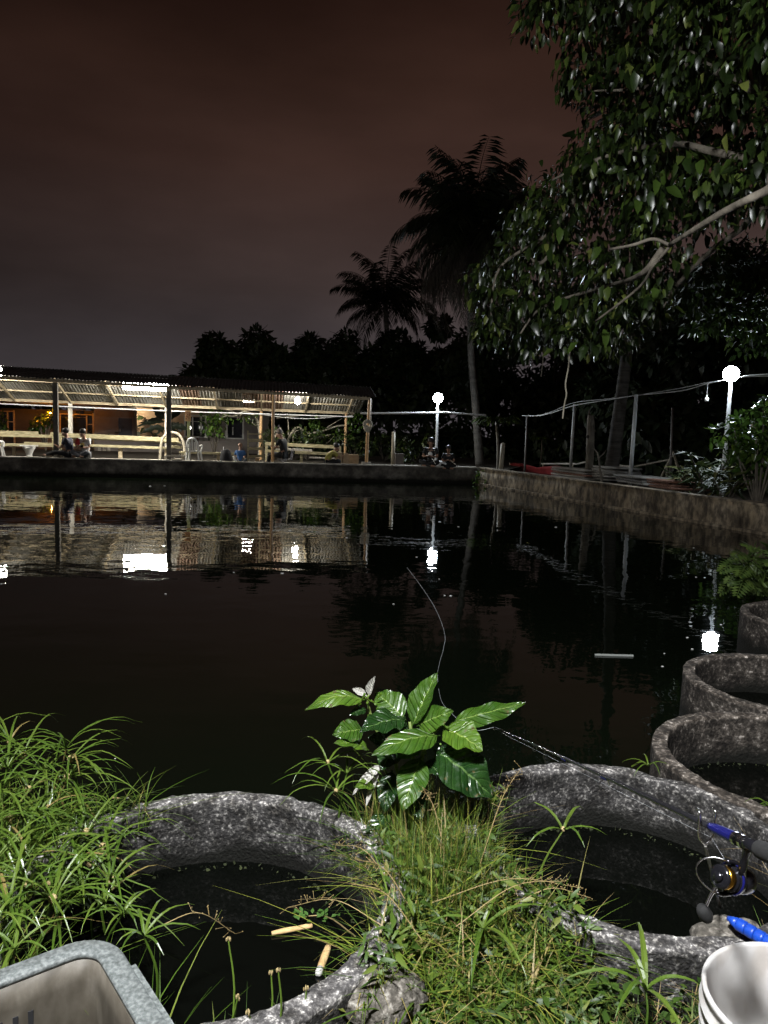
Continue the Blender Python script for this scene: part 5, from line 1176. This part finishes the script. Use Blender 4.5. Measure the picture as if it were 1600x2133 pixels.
# debris and moss crumbs along the water line inside the rings
P = []
for (x, y, r) in RINGS[:3]:
    for k in range(140):
        a = random.uniform(.2, 2.95); q = r - .10 - abs(random.gauss(0, .012)); P.append((x + q * math.cos(a), y + q * math.sin(a), .165 + random.uniform(-.004, .012)))
P = np.array(P); n = len(P); L = rng.uniform(.006, .02, n)
V, F = leaf_cloud(P, rng.normal(size=(n, 3)), rng.normal(size=(n, 3)), L, L * .6); tag(link_mesh('debris', npmesh('debris', V, F), M['moss']), kind='stuff')

# sedge: triangular stems topped by a whorl of long drooping leaves with a round flower head
def whorl(top, n, Lr, wd, rseed, tilt=0.0, drop=.9):
    rs = random.Random(rseed); mb = MB()
    for k in range(n):
        a = rs.uniform(0, 6.28) if n > 9 else k * 6.283 / n + rs.uniform(-.4, .4); L = rs.uniform(*Lr); D = Vector((math.cos(a), math.sin(a), 0)); sd = Vector((-math.sin(a), math.cos(a), 0)); el = rs.uniform(.35, 1.0); pts = []; p = Vector(top)
        for i in range(9):
            pts.append(p.copy()); e = el - (el + drop * rs.uniform(.7, 1.3)) * (i / 8) ** 1.1; p = p + (D * math.cos(e) + Vector((0, 0, math.sin(e)))) * L / 8
        b = len(mb.v)
        for i, q in enumerate(pts):
            t_ = i / 8; h = wd * .5 * (1 - t_ ** 2.2) * (.75 + .5 * min(1, t_ * 4)) + .0004; mb.v += [q - sd * h + Vector((0, 0, h * .5)), q, q + sd * h + Vector((0, 0, h * .5))]
        for i in range(8):
            for j in (0, 1): mb.f.append((b + i * 3 + j, b + i * 3 + j + 1, b + i * 3 + 4 + j, b + i * 3 + 3 + j))
    return mb
def sedge_plant(base, tops, label, n=7, Lr=(.16, .30), wd=.009, heads=True, hr=.011, group=None, seed=0, name='umbrella_sedge'):
    t = thing(name, tuple(base), label, 'sedge', group)
    for k, tp in enumerate(tops):
        tp = Vector(tp); b = Vector(base) + Vector((random.uniform(-.06, .06), random.uniform(-.06, .06), 0)) if len(tops) < 4 else Vector((tp.x + random.uniform(-.16, .10), tp.y + random.uniform(-.12, .1), .25))
        mb = whorl(tp, n + (k % 3), Lr, wd, seed * 100 + k); mb.tube([b, b.lerp(tp, .5) + Vector((random.uniform(-.02, .02), 0, .02)), tp], [.0038, .0026], 5, sm=8); o = mb.build('stem_with_leaves', M['sedge'], t)
        if heads and k % 2 == 0:
            MB().ball(tp + Vector((0, 0, hr * .6)), hr, 8, 6, (1, 1, 1.1)).build('flower_head', M['sedge_head'], o, True)
    return t
tops = []
for x, y, Y in ((48, 1530, 2.75), (138, 1512, 2.72), (147, 1537, 2.66), (15, 1552, 2.6), (100, 1640, 2.55), (75, 1660, 2.4), (160, 1705, 2.5), (48, 1712, 2.3), (100, 1800, 2.2), (35, 1780, 2.1), (140, 1575, 2.6), (0, 1600, 2.45), (60, 1600, 2.65), (-30, 1560, 2.6), (-40, 1680, 2.3), (30, 1850, 1.95), (120, 1880, 2.0), (200, 1850, 2.15), (-20, 1760, 2.1), (110, 1720, 2.4), (20, 1660, 2.4), (150, 1780, 2.3), (-60, 1620, 2.4), (60, 1740, 2.25), (185, 1760, 2.4), (90, 1560, 2.7), (20, 1500, 2.85), (-50, 1500, 2.9), (180, 1690, 2.35), (150, 1740, 2.25), (215, 1720, 2.3), (170, 1800, 2.1), (230, 1790, 2.1), (120, 1660, 2.45), (60, 1800, 2.0), (20, 1840, 1.9), (110, 1830, 1.95)):
    tops.append(dp(x, y + 48, Y))
sedge_plant((-1.35, 2.35, .28), tops, 'dense clump of umbrella sedge with round tan flower heads at the left', 9, (.16, .36), .0068, True, .0125, None, 1)
tops = [dp(x, y, Y) for x, y, Y in ((32, 1975, 1.62), (255, 1905, 1.9), (300, 1950, 1.78), (-10, 1920, 1.7), (220, 1880, 2.0))]
sedge_plant((-.75, 1.65, .28), tops, 'lower sedge plants around the rim of the grey crate', 6, (.09, .18), .0065, False, .01, None, 2)
b0 = dp(1105, 1830, 2.25); b0.z = .3
sedge_plant(b0, [dp(1173, 1730, 2.3)], 'single sedge stem with a star of leaves over the ring under the rod', 5, (.13, .2), .009, True, .008, None, 3)
b0 = dp(1345, 2100, 1.72); b0.z = .3
sedge_plant(b0, [dp(1345, 2062, 1.72)], 'broad leaved sedge rosette in the turf left of the white bucket', 6, (.14, .24), .012, False, .01, None, 4)
b0 = dp(1000, 1960, 1.95); b0.z = .3
sedge_plant(b0, [dp(1005, 1935, 1.98)], 'sedge rosette in the middle of the grass clump', 6, (.16, .26), .011, False, .01, None, 5)
b0 = dp(735, 1740, 2.55); b0.z = .32
sedge_plant(b0, [dp(683, 1590, 2.6), dp(722, 1612, 2.58), dp(700, 1650, 2.5)], 'thin sedge stems with spiky yellow heads left of the big leaved plant', 6, (.14, .26), .006, True, .008, None, 6)
b0 = dp(1345, 1600, 2.98); b0.z = .40
sedge_plant(b0, [b0 + Vector((.01, 0, .03))], 'small tuft of grass on the back rim of the ring under the rod', 5, (.08, .14), .005, False, .01, None, 7, 'grass_tuft')
b0 = Vector((1.45, 2.72, .38))
sedge_plant(b0, [b0 + Vector((.01, 0, .02)), b0 + Vector((.12, -.08, .03))], 'dry tuft growing between the rings at the right edge', 6, (.06, .14), .004, False, .01, None, 8, 'grass_tuft')
# rush stems with tan spikelets over the first ring
def rush(stems, label, base):
    t = thing('rush_plant', tuple(base), label, 'plant')
    for (x0, y0, Y0, x1, y1, Y1) in stems:
        A, B = dp(x0, y0, Y0), dp(x1, y1, Y1); A.z = min(A.z, .3); mb = MB().tube([A, A.lerp(B, .55) + Vector((.012, 0, .01)), B], [.0030, .0018], 5, sm=8); o = mb.build('stem', M['sedge'], t)
        h = MB()
        for k in range(6):
            d = Vector((random.uniform(-1, 1), random.uniform(-1, 1), random.uniform(.2, 1.2))).normalized(); h.ball(B + d * .006, .0028, 6, 5, (.7, .7, 2.0))
        h.build('spikelet', M['sedge_head'], o)
rush([(480, 2130, 1.62, 476, 1960, 1.75), (545, 2133, 1.62, 565, 2030, 1.7), (570, 2133, 1.6, 580, 2025, 1.66), (600, 2133, 1.6, 638, 2060, 1.7), (520, 2133, 1.62, 517, 2110, 1.62), (440, 2120, 1.62, 495, 2080, 1.66)], 'slender rushes with tan spikelets standing before the first ring', (-.4, 1.62, .28))
# branching dry seed stalks in the grass clump
t = thing('seed_stalks', (.35, 2.0, .3), 'dry branching seed stalks in the grass clump', 'plant')
for (x0, y0, Y0, x1, y1, Y1) in ((860, 1900, 2.0, 740, 1790, 2.1), (900, 1880, 2.05, 1215, 1850, 2.15), (950, 1930, 1.95, 1180, 1835, 2.1), (880, 1960, 1.9, 730, 1840, 2.0), (820, 1850, 2.1, 700, 1760, 2.3), (1000, 1800, 2.2, 1085, 1600, 2.4), (930, 1800, 2.25, 880, 1640, 2.4), (1050, 1900, 2.05, 1230, 1870, 2.1), (800, 1930, 1.95, 600, 1890, 2.1), (330, 1930, 1.85, 490, 1945, 2.0)):
    A, B = dp(x0, y0, Y0), dp(x1, y1, Y1); P = smoothed([A, A.lerp(B, .5) + Vector((0, 0, .05)), B], 14); mb = MB(); mb.tube(P, [.0015, .0007], 4)
    for i in range(6, 15):
        for s_ in (-1, 1):
            d = Vector((random.gauss(0, 1), random.gauss(0, 1), random.gauss(.3, .7))).normalized(); e = P[min(i, 14)] + d * random.uniform(.012, .035); mb.tube([P[min(i, 14)], e], .0005, 3); mb.ball(e, .0017, 5, 4)
    mb.build('stalk', M['seed'], t)

# the big leaved plant on the bank, every leaf a piece of its own
pb = Vector((.10, 2.56, .33))
pl = thing('big_leaf_plant', tuple(pb), 'young plant with large glossy green leaves standing above the grass clump', 'plant')
def cx(a): return 600 + a / 3.077
def cyy(a): return 1380 + a / 3.077
hub = dp(cx(790), cyy(470), 2.55); hub2 = dp(cx(900), cyy(500), 2.5); hub3 = dp(cx(510), cyy(250), 2.62); hub4 = dp(cx(985), cyy(400), 2.52)
for P_, r0 in (([pb, dp(cx(800), cyy(760), 2.56), hub, dp(cx(780), cyy(380), 2.56)], .011), ([pb, dp(cx(850), cyy(640), 2.54), hub2, hub4], .009), ([pb, dp(cx(690), cyy(640), 2.58), dp(cx(560), cyy(420), 2.62), hub3, dp(cx(520), cyy(205), 2.62)], .008), ([pb, dp(cx(650), cyy(760), 2.56), dp(cx(600), cyy(650), 2.56)], .007)):
    MB().tube(P_, [r0, r0 * .5], 7, sm=16).build('stem', mat('green_stem', [(.3, (.10, .16, .03)), (.7, (.16, .2, .05))], scale=20, rough=.5), pl, True)
LV = [  # base px (crop), tip px, base depth, tip depth, width px, facing, arch, fold, wave, material
    (500, 245, 108, 305, 2.62, 2.55, 120, (.1, -.55, 1), .20, -.25, .02, 'noni_light'), (520, 215, 562, 85, 2.62, 2.60, 46, (-.6, -1, .1), .02, .9, .02, 'noni_dry'), (505, 215, 412, 168, 2.62, 2.64, 40, (0, -1, .7), .05, .8, .03, 'noni_dry'),
    (755, 365, 560, 190, 2.56, 2.66, 175, (-.1, -.9, .8), .06, .16, .02, 'noni'), (795, 415, 962, 62, 2.56, 2.60, 150, (-.75, -.9, .2), .03, .5, .01, 'noni'), (825, 410, 1065, 312, 2.56, 2.50, 150, (-.1, -.9, .6), .08, .18, .02, 'noni'),
    (1040, 385, 1522, 260, 2.52, 2.60, 120, (.1, -.8, .7), .02, -.35, .07, 'noni'), (990, 425, 1248, 566, 2.52, 2.42, 205, (.2, -.7, .9), .10, .15, .03, 'noni_light'), (975, 470, 538, 592, 2.5, 2.36, 165, (0, -.6, 1), .10, -.2, .02, 'noni'),
    (935, 560, 1310, 868, 2.5, 2.42, 285, (.25, -.8, .8), .10, .12, .02, 'noni_dark'), (855, 600, 735, 955, 2.5, 2.38, 170, (-.15, -1, .45), .06, .22, .015, 'noni'), (752, 362, 460, 440, 2.56, 2.44, 170, (-.15, -.75, .9), .08, .12, .045, 'noni_dark'),
    (490, 430, 285, 462, 2.6, 2.54, 140, (-.1, -.9, .7), .06, .15, .03, 'noni'), (520, 560, 288, 520, 2.58, 2.52, 88, (0, -.6, 1), .12, .2, .04, 'noni_light'), (740, 560, 510, 480, 2.58, 2.54, 150, (0, -.8, .8), .08, .15, .02, 'noni_dark'),
    (690, 520, 600, 690, 2.58, 2.50, 150, (-.2, -1, .3), .05, .2, .02, 'noni_dark'), (610, 650, 412, 852, 2.56, 2.5, 50, (-.5, -1, .3), .04, .9, .03, 'noni_dry'), (590, 690, 500, 930, 2.56, 2.5, 36, (-.5, -1, .2), .04, .9, .04, 'noni_dry'),
    (670, 690, 618, 965, 2.54, 2.46, 120, (-.2, -1, .35), .06, .25, .02, 'noni_dark'), (640, 960, 508, 1185, 2.5, 2.42, 120, (-.3, -1, .5), .08, .2, .02, 'noni_dark'), (560, 780, 425, 800, 2.54, 2.48, 70, (0, -.8, .8), .08, .2, .03, 'noni_light'),
    (840, 520, 700, 620, 2.52, 2.46, 120, (0, -.8, .9), .08, .2, .02, 'noni'), (880, 640, 985, 720, 2.52, 2.46, 110, (.2, -.9, .6), .08, .2, .02, 'noni_dark'), (820, 830, 900, 790, 2.52, 2.48, 70, (.1, -.8, .8), .08, .2, .02, 'noni'),
    (760, 760, 860, 1010, 2.5, 2.42, 130, (.1, -1, .4), .06, .2, .02, 'noni_dark'), (770, 470, 640, 400, 2.58, 2.6, 120, (-.1, -.9, .6), .05, .2, .02, 'noni_dark'), (960, 520, 1130, 780, 2.56, 2.52, 200, (.2, -.9, .6), .06, .15, .02, 'noni_dark'), (700, 600, 560, 560, 2.5, 2.46, 90, (0, -.8, .9), .1, .2, .03, 'noni'),
    (1000, 610, 1090, 830, 2.58, 2.56, 150, (.1, -1, .4), .05, .2, .02, 'noni_dark'), (500, 300, 395, 340, 2.62, 2.58, 60, (0, -.8, .8), .1, .2, .04, 'noni_dark')]
for k, (bx, by, tx, ty, Yb, Yt, wpx, n0, ar, fo, wv, mk) in enumerate(LV):
    B, T = dp(cx(bx), cyy(by), Yb), dp(cx(tx), cyy(ty), Yt); n0 = Vector(n0) + Vector((-.1, 0, .1))
    big_leaf(B, T, wpx / 3.077 / FPX * 2.5 * 1.18, n0, ar, fo, wv * 1.8 + .008, M[mk], pl, 18, 'leaf', 0, k * 1.7, .74)
for k in range(16):                           # little flower buds and young shoots at the joints
    q = random.choice([hub, hub2, hub4, hub3]) + Vector((random.uniform(-.03, .04), -.02, random.uniform(-.05, .03))); MB().tube([q, q + Vector((random.uniform(-.02, .02), -.01, random.uniform(-.005, .03)))], [.003, .0045], 5).build('bud', M['noni_light'], pl)

# floating sticks, weed and flecks
def stick(pa, pb, w0, label, end):
    A, B = gz(*pa, .172), gz(*pb, .172); t = thing('floating_stick', tuple(A), label, 'stick', 'sticks floating in the first ring'); d = (B - A).normalized()
    mb = MB(); P = [A.lerp(B, i / 8) + Vector((0, 0, .004 * noise.noise(Vector((i, w0 * 99, 0))))) for i in range(9)]; mb.tube(P, [w0 * .8, w0, w0 * .95, w0 * .9], 9)
    for v in mb.v: v.z = .172 + (v.z - .172) * .8 + .002 * noise.noise(v * 80)
    mb.build('stick_body', M['foam_stick'], t, True)
    if end: MB().tube([B - d * .001, B + d * .018, B + d * .026], [w0 * .92, w0 * .9, w0 * .6], 9).build('pale_end', M['stick_end'], t, True)
stick((566, 1944), (650, 1928), .0095, 'tan stick floating level beside the green weed in the first ring', False)
stick((684, 1972), (667, 2018), .012, 'thicker orange tan stick with a pale end, floating nearer than the other', True)
p = gz(640, 1915, .17); t = thing('floating_weed', tuple(p), 'sprig of small green leaves floating by the tan stick', 'weed')
for k in range(24):
    q = p + Vector((random.uniform(-.04, .10), random.uniform(-.03, .03), random.uniform(.0, .02))); a = random.uniform(0, 6.28); V, F = leaf_cloud(np.array([tuple(q)]), np.array([[math.cos(a), math.sin(a), .5]]), np.array([[0, -.3, 1.]]), np.array([.022]), np.array([.011])); link_mesh('leaf', npmesh('leaf', V - np.array(p), F), M['water_weed'], t)
MB().tube([p + Vector((-.04, 0, .004)), p + Vector((.06, .01, .006)), dp(740, 1950, 2.05)], .002, 4, sm=8).build('stem', M['seed'], t)
t = thing('floating_rod', tuple(gz(1280, 1365, .008)), 'pale straw-like stick floating on the pond below the bright reflection', 'stick')
MB().tube([gz(1239, 1364, .006), gz(1319, 1366, .006)], .010, 8).build('shaft', flat('grey_straw', (.3, .32, .30), .5), t)
me_f = MB().ball((0, 0, 0), .016, 8, 5, (1, 1, .4)).mesh('fleck', smooth=True); me_f.materials.append(M['fleck'])
fl_px = [(1450, 1202), (1468, 1203), (1488, 1288), (1502, 1301), (1432, 1328), (1442, 1352), (1384, 1361), (1380, 1388), (820, 1258), (926, 1240), (939, 1241), (915, 1206), (890, 1130), (305, 1106), (297, 1107), (345, 1237), (588, 1194), (240, 1580), (266, 1662), (955, 1097), (916, 1087), (276, 1102), (313, 1013), (343, 1012), (3, 1216), (1445, 1141), (604, 1105), (487, 1192), (722, 1120), (1158, 1098), (868, 1160)]
for i, (x, y) in enumerate(fl_px):
    o = bpy.data.objects.new('foam_fleck', me_f); col.objects.link(o); o.location = gz(x, y, .004); k = o.location.y / 9 * random.uniform(.5, 1.0); o.scale = (k * 1.3, k, k)
    tag(o, 'tiny white fleck of foam floating on the dark pond', 'foam fleck', 'white flecks floating on the pond'); OFF[o.name] = o.location.copy()
o = bpy.data.objects.new('floating_leaf', None); 
t = thing('floating_leaf', tuple(gz(1097, 1131, .005)), 'single yellow leaf floating in the middle of the dark water', 'leaf')
V, F = leaf_cloud(np.zeros((1, 3)), np.array([[1., .3, 0]]), np.array([[0, 0, 1.]]), np.array([.07]), np.array([.05])); link_mesh('blade', npmesh('blade', V, F), flat('yellow_leaf', (.6, .5, .06), .5), t)
t = thing('floating_leaf', tuple(gz(228, 1664, .005)), 'small dry brown leaf floating beyond the first ring', 'leaf')
V, F = leaf_cloud(np.zeros((1, 3)), np.array([[1., .4, .1]]), np.array([[0, 0, 1.]]), np.array([.05]), np.array([.02])); link_mesh('blade', npmesh('blade', V, F), M['seed'], t)

# fishing rod with spinning reel, resting over the second ring
tip = dp(1030, 1515, 2.70); butt = dp(1480, 1722, 1.42); ax = (butt - tip).normalized(); gr = butt + ax * .55
rodt = thing('fishing_rod', tuple(gr), 'black fishing rod with blue fittings and a shiny reel reaching over the second ring', 'fishing rod')
MB().tube([tip, tip.lerp(butt, .5) + Vector((0, 0, .004)), butt], [.0022, .0045, .0066], 8, sm=16).build('rod_blank', M['carbon'], rodt, True)
dn = Vector((0, 0, -1)); dn = (dn - ax * dn.dot(ax)).normalized(); sx = ax.cross(dn)
for k, (u, r) in enumerate(((.0, .004), (.14, .005), (.30, .007), (.47, .010), (.66, .013))):
    q = tip.lerp(butt, u); rr = .0016 + .0036 * u; a = [q + ax * 0 + dn * (rr + r + r * math.cos(b)) + sx * r * math.sin(b) for b in np.linspace(0, 6.283, 15)]
    MB().tube(a, .0009, 5).build('line_guide', M['chrome'], rodt)
    MB().tube([q - ax * .012, q + ax * .012], rr + .0010, 8).build('guide_wrap', M['blue_metal'] if k > 2 else M['carbon'], rodt)
MB().tube([butt - ax * .002, butt + ax * .025, butt + ax * .07, butt + ax * .078], [.0075, .0105, .0115, .0115], 14, sm=8).build('blue_seat', M['blue_metal'], rodt, True)
for u in (.078, .098): MB().tube([butt + ax * u, butt + ax * (u + .008)], .0125, 14).build('seat_ring', M['chrome'], rodt)
MB().tube([butt + ax * .09, butt + ax * .15], .0115, 14).build('reel_seat', M['black_metal'], rodt, True)
MB().tube([butt + ax * .145, butt + ax * .16, butt + ax * .30, butt + ax * .54], [.0135, .0165, .016, .014], 16, sm=12).build('foam_grip', M['rubber'], rodt, True)
# reel
rc = dp(1533, 1832, 1.345); foot = butt + ax * .115
spin = (dp(1500, 1822, 1.33) - dp(1560, 1832, 1.36)).normalized()           # axis of the spool, towards the rod tip
rl = MB(); rl.bar(foot - ax * .03, foot + ax * .03, .012, .008); rl.tube([foot + dn * .005, foot.lerp(rc, .35) + ax * .004, foot.lerp(rc, .75) + ax * .008, rc - spin * .018], [.0085, .0065, .008, .014], 10, sm=14)
reel = rl.build('reel', M['black_metal'], rodt, True)
def ln(c, axis, prof, n=24):
    z = axis.normalized(); x = z.cross(Vector((0, 0, 1))).normalized(); y = z.cross(x); return MB().lathe(prof, c, n, M=Matrix((x, y, z)).transposed())
ln(rc - spin * .04, spin, [(0, -.004), (.014, 0), (.023, .012), (.025, .03), (.021, .046), (0, .048)]).build('reel_body', M['black_metal'], reel, True)
ln(rc, spin, [(0, 0), (.024, .0), (.027, .004), (.027, .012), (.0235, .018), (0, .018)]).build('rotor', M['black_metal'], reel, True)
ln(rc + spin * .018, spin, [(0, 0), (.024, .0), (.0245, .004), (.017, .006), (.016, .020), (.0215, .023), (.022, .026), (.017, .029), (0, .029)]).build('spool', M['black_metal'], reel, True)
ln(rc + spin * .047, spin, [(0, .006), (.008, .005), (.010, 0), (0, 0)]).build('drag_knob', M['black_metal'], reel, True)
ln(rc + spin * .0225, spin, [(.017, 0), (.0205, .0015), (.0208, .014), (.017, .0155)]).build('line_spool', M['gold'], reel, True)
ln(rc + spin * .010, spin, [(.0275, 0), (.029, .002), (.029, .005), (.0275, .007)]).build('rotor_ring', M['blue_metal'], reel, True)
upv = (Vector((0, 0, 1)) - spin * spin.z).normalized(); rtv = spin.cross(upv)
for s_ in (-1, 1): MB().tube([rc + spin * .004 + upv * s_ * .026, rc + spin * .022 + upv * s_ * .031, rc + spin * .038 + upv * s_ * .030], [.006, .0045, .004], 8, sm=8).build('bail_arm', M['black_metal'], reel, True)
MB().tube([rc + upv * .031 * math.cos(b) + rtv * .030 * math.sin(b) * 1.1 + spin * (.038 + .030 * math.sin(b)) for b in np.linspace(0, math.pi, 22)], .0016, 6).build('bail_wire', M['chrome'], reel, True)
MB().tube([rc - spin * .022, rc - spin * .018 - upv * .012 + rtv * .032, rc - spin * .004 - upv * .05 + rtv * .040, rc + spin * .004 - upv * .078 + rtv * .038], [.006, .0045, .0035, .003], 8, sm=14).build('handle_arm', M['chrome'], reel, True)
ln(rc + spin * .006 - upv * .085 + rtv * .038, Vector((.5, .1, -.85)), [(0, -.012), (.008, -.012), (.0125, -.002), (.014, .012), (.009, .022), (0, .024)], 14).build('handle_knob', M['rubber'], reel, True)
MB().tube([rc - spin * .035 + upv * .018, rc - spin * .048, rc - spin * .040 - upv * .024], [.003, .004, .003], 6, sm=8).build('body_trim', M['chrome'], reel, True)
# forked rod rest under the rod
fk_ = butt - ax * .0; ft = gz(1500, 1890, .36); t = thing('rod_rest', tuple(ft), 'thin steel fork holding up the rod just ahead of the reel', 'rod rest')
fb = fk_ + Vector((0, 0, -.022)) - ax * .012
MB().tube([ft, fb + Vector((0, 0, -.02))], .0035, 6).build('stake', M['iron'], t)
for s_ in (-1, 1): MB().tube([fb + Vector((0, 0, -.02)), fb + sx * s_ * .015 + Vector((0, 0, 0)), fb + sx * s_ * .017 + Vector((0, 0, .045)), fb + sx * s_ * .017 - ax * .010 + Vector((0, 0, .052))], .0024, 6, sm=12).build('prong', M['chrome'], t, True)
# line: from the tip past the plant and out over the water
t = thing('fishing_line', tuple(tip), 'thin fishing line running from the rod tip past the big leaves onto the water', 'fishing line')
MB().tube([tip, dp(985, 1520, 2.8), dp(945, 1490, 3.2), gz(918, 1455, .05), gz(912, 1400, .004), gz(924, 1350, .004), gz(926, 1318, .004), gz(907, 1268, .004), gz(878, 1222, .004), gz(848, 1182, .004)], [.0007, .0012, .002, .004], 5, sm=60).build('line', M['line'], t)
MB().tube([tip + dn * .004] + [tip.lerp(butt, u) + dn * (.008 + .012 * u) for u in (.14, .3, .47, .66, 1.0)] + [rc + spin * .035 + upv * .026], .0002, 4).build('line', M['line'], t)

# blue grip lying by the ring
A = gz(1516, 1912, .44); B = gz(1600, 1962, .44); d = (B - A).normalized(); B2 = A + d * .42
t = thing('landing_net_handle', tuple(A), 'ribbed blue rubber handle lying on the ring edge under the reel', 'handle')
MB().tube([A, A + d * .01, A + d * .03], [.006, .010, .016], 12).build('end_cap', M['blue_grip'], t, True)
for k in range(14):
    q = A + d * (.03 + .0255 * k); x = d.cross(Vector((0, 0, 1))).normalized(); Mx = Matrix((x, d.cross(x) * 1, d)).transposed()
    MB().lathe([(.0150, 0), (.0174, .0015), (.0178, .006), (.0178, .019), (.0174, .0235), (.0150, .0252)], q, 18, M=Mx).build('rib', M['blue_grip'], t, True)
MB().tube([A + d * .028, B2], .0135, 12).build('core', M['blue_grip'], t, True)
p = gz(1525, 1955, .36); t = thing('stone', tuple(p), 'rough grey stone at the ring edge between reel and bucket', 'stone')
mb = MB().ball(p, .07, 16, 12, (1.5, 1, .7))
for v in mb.v: v += (v - p) * .35 * noise.noise(v * 16) + (v - p) * .15 * noise.noise(v * 45)
mb.build('stone_body', M['lump'], t, True)
p = gz(800, 2075, .34); t = thing('stone', tuple(p), 'broken lump of concrete in the grass at the near edge of the first ring', 'stone')
mb = MB().ball(p, .09, 18, 12, (1.2, 1, .6))
for v in mb.v: v += (v - p) * .4 * noise.noise(v * 12) + (v - p) * .2 * noise.noise(v * 40)
mb.build('stone_body', M['lump'], t, True)

# white bucket at the lower right
bc = Vector((.834, 1.378, .29)); t = thing('bucket', tuple(bc), 'white plastic bucket with ribbed rim at the lower right corner', 'bucket')
k = .173
pr = [(0, .004), (k * .80, .004), (k * .83, .01), (k * .945, .265), (k * .955, .27), (k * 1.015, .272), (k * 1.02, .278), (k * .965, .285), (k * .967, .303), (k * 1.03, .305), (k * 1.035, .311), (k * .975, .318), (k * .978, .335), (k * 1.04, .337), (k * 1.045, .345), (k * .985, .352), (k * .988, .366), (k * 1.01, .370), (k * 1.03, .376), (k * 1.03, .381), (k * 1.015, .384), (k * .985, .384), (k * .972, .378), (k * .962, .36), (k * .82, .02), (0, .016)]
MB().lathe(pr, bc, 72).build('bucket_body', M['bucket'], t, True)
MB().tube([bc + Vector((-.186 * math.cos(a), -.186 * math.sin(a) * .75, .29 - .20 * math.sin(a))) for a in np.linspace(.0, math.pi, 30)], .0022, 6).build('bail_handle', M['chrome'], t, True)
ear = MB(); ear.lathe([(0, .012), (.012, .012), (.014, 0), (0, 0)], bc + Vector((-.172, 0, .29)), 12, M=Matrix(((0, 0, -1), (0, 1, 0), (1, 0, 0)))); ear.build('handle_ear', M['bucket'], t)

# grey crate at the lower left
cz = .66; C0 = gz(212, 1952, cz); Cl = gz(0, 2032, cz); Cr = gz(392, 2133, cz)
ua = (Cl - C0).normalized(); ub = Vector((-ua.y, ua.x, 0));
if ub.dot(Cr - C0) < 0: ub = -ub
la, lb, hc, rad = .62, .42, .34, .07
t = thing('crate', tuple(C0), 'weathered grey plastic crate with a rounded rim at the lower left', 'crate')
def rrect(o, z, n=7):                         # rounded rectangle set off outward by o, at height z
    out = []
    for (ca, cb, a0) in ((rad, rad, math.pi), (la - rad, rad, 1.5 * math.pi), (la - rad, lb - rad, 0), (rad, lb - rad, .5 * math.pi)):
        for i in range(n + 1):
            a = a0 + (math.pi / 2) * i / n; out.append(C0 + ua * (ca + (rad + o) * math.cos(a)) + ub * (cb + (rad + o) * math.sin(a)) + Vector((0, 0, z)))
    return out
def loft(loops, mt, name, par, closed=False, smooth=True):
    mb = MB(); m = len(loops[0])
    for l in loops: mb.v += l
    L_ = len(loops)
    for i in range(L_ if closed else L_ - 1):
        j = (i + 1) % L_
        for k_ in range(m): mb.f.append((i * m + k_, i * m + (k_ + 1) % m, j * m + (k_ + 1) % m, j * m + k_))
    return mb.build(name, mt, par, smooth)
body = loft([rrect(-.035, -hc), rrect(-.028, -hc * .5), rrect(-.022, -.06), rrect(-.020, -.012), rrect(-.026, -.012), rrect(-.029, -.06), rrect(-.035, -hc * .5), rrect(-.042, -hc + .006)], M['crate'], 'crate_body', t)
mb = MB(); mb.add(rrect(-.04, -hc + .004), [tuple(range(32))]); mb.build('base', M['crate'], t)
loft([rrect(-.024, -.016), rrect(-.026, -.002), rrect(-.022, .002), rrect(.016, .002), rrect(.021, -.003), rrect(.022, -.03), rrect(.019, -.03), rrect(.017, -.006), rrect(-.012, -.006)], M['crate_rim'], 'rim', t, True)
for (u0, side) in ((.150, 0), (.178, 0), (.206, 0), (.234, 0), (.262, 0), (.17, 1), (.195, 1)):
    q = C0 + (ua * u0 + ub * .0255 if side == 0 else ub * u0 + ua * .0255) + Vector((0, 0, -.105 if side == 0 else -.15)); MB().box(q, (.010, .013, .055), math.atan2(ua.y, ua.x) + (math.pi / 2 if side else 0)).build('slot', M['black_cloth'], body)
q0 = C0 + ub * .11 + ua * .019 + Vector((0, 0, -.012)); MB().bar(q0, q0 + Vector((0, 0, -.30)) + ua * .012, .010, .012).build('rib', M['crate'], body)
q0 = C0 + ub * .12; MB().bar(q0 + Vector((0, 0, -.014)) - ua * .022, q0 + ub * .24 + Vector((0, 0, -.014)) - ua * .022, .014, .026).build('side_lip', M['crate_rim'], t)
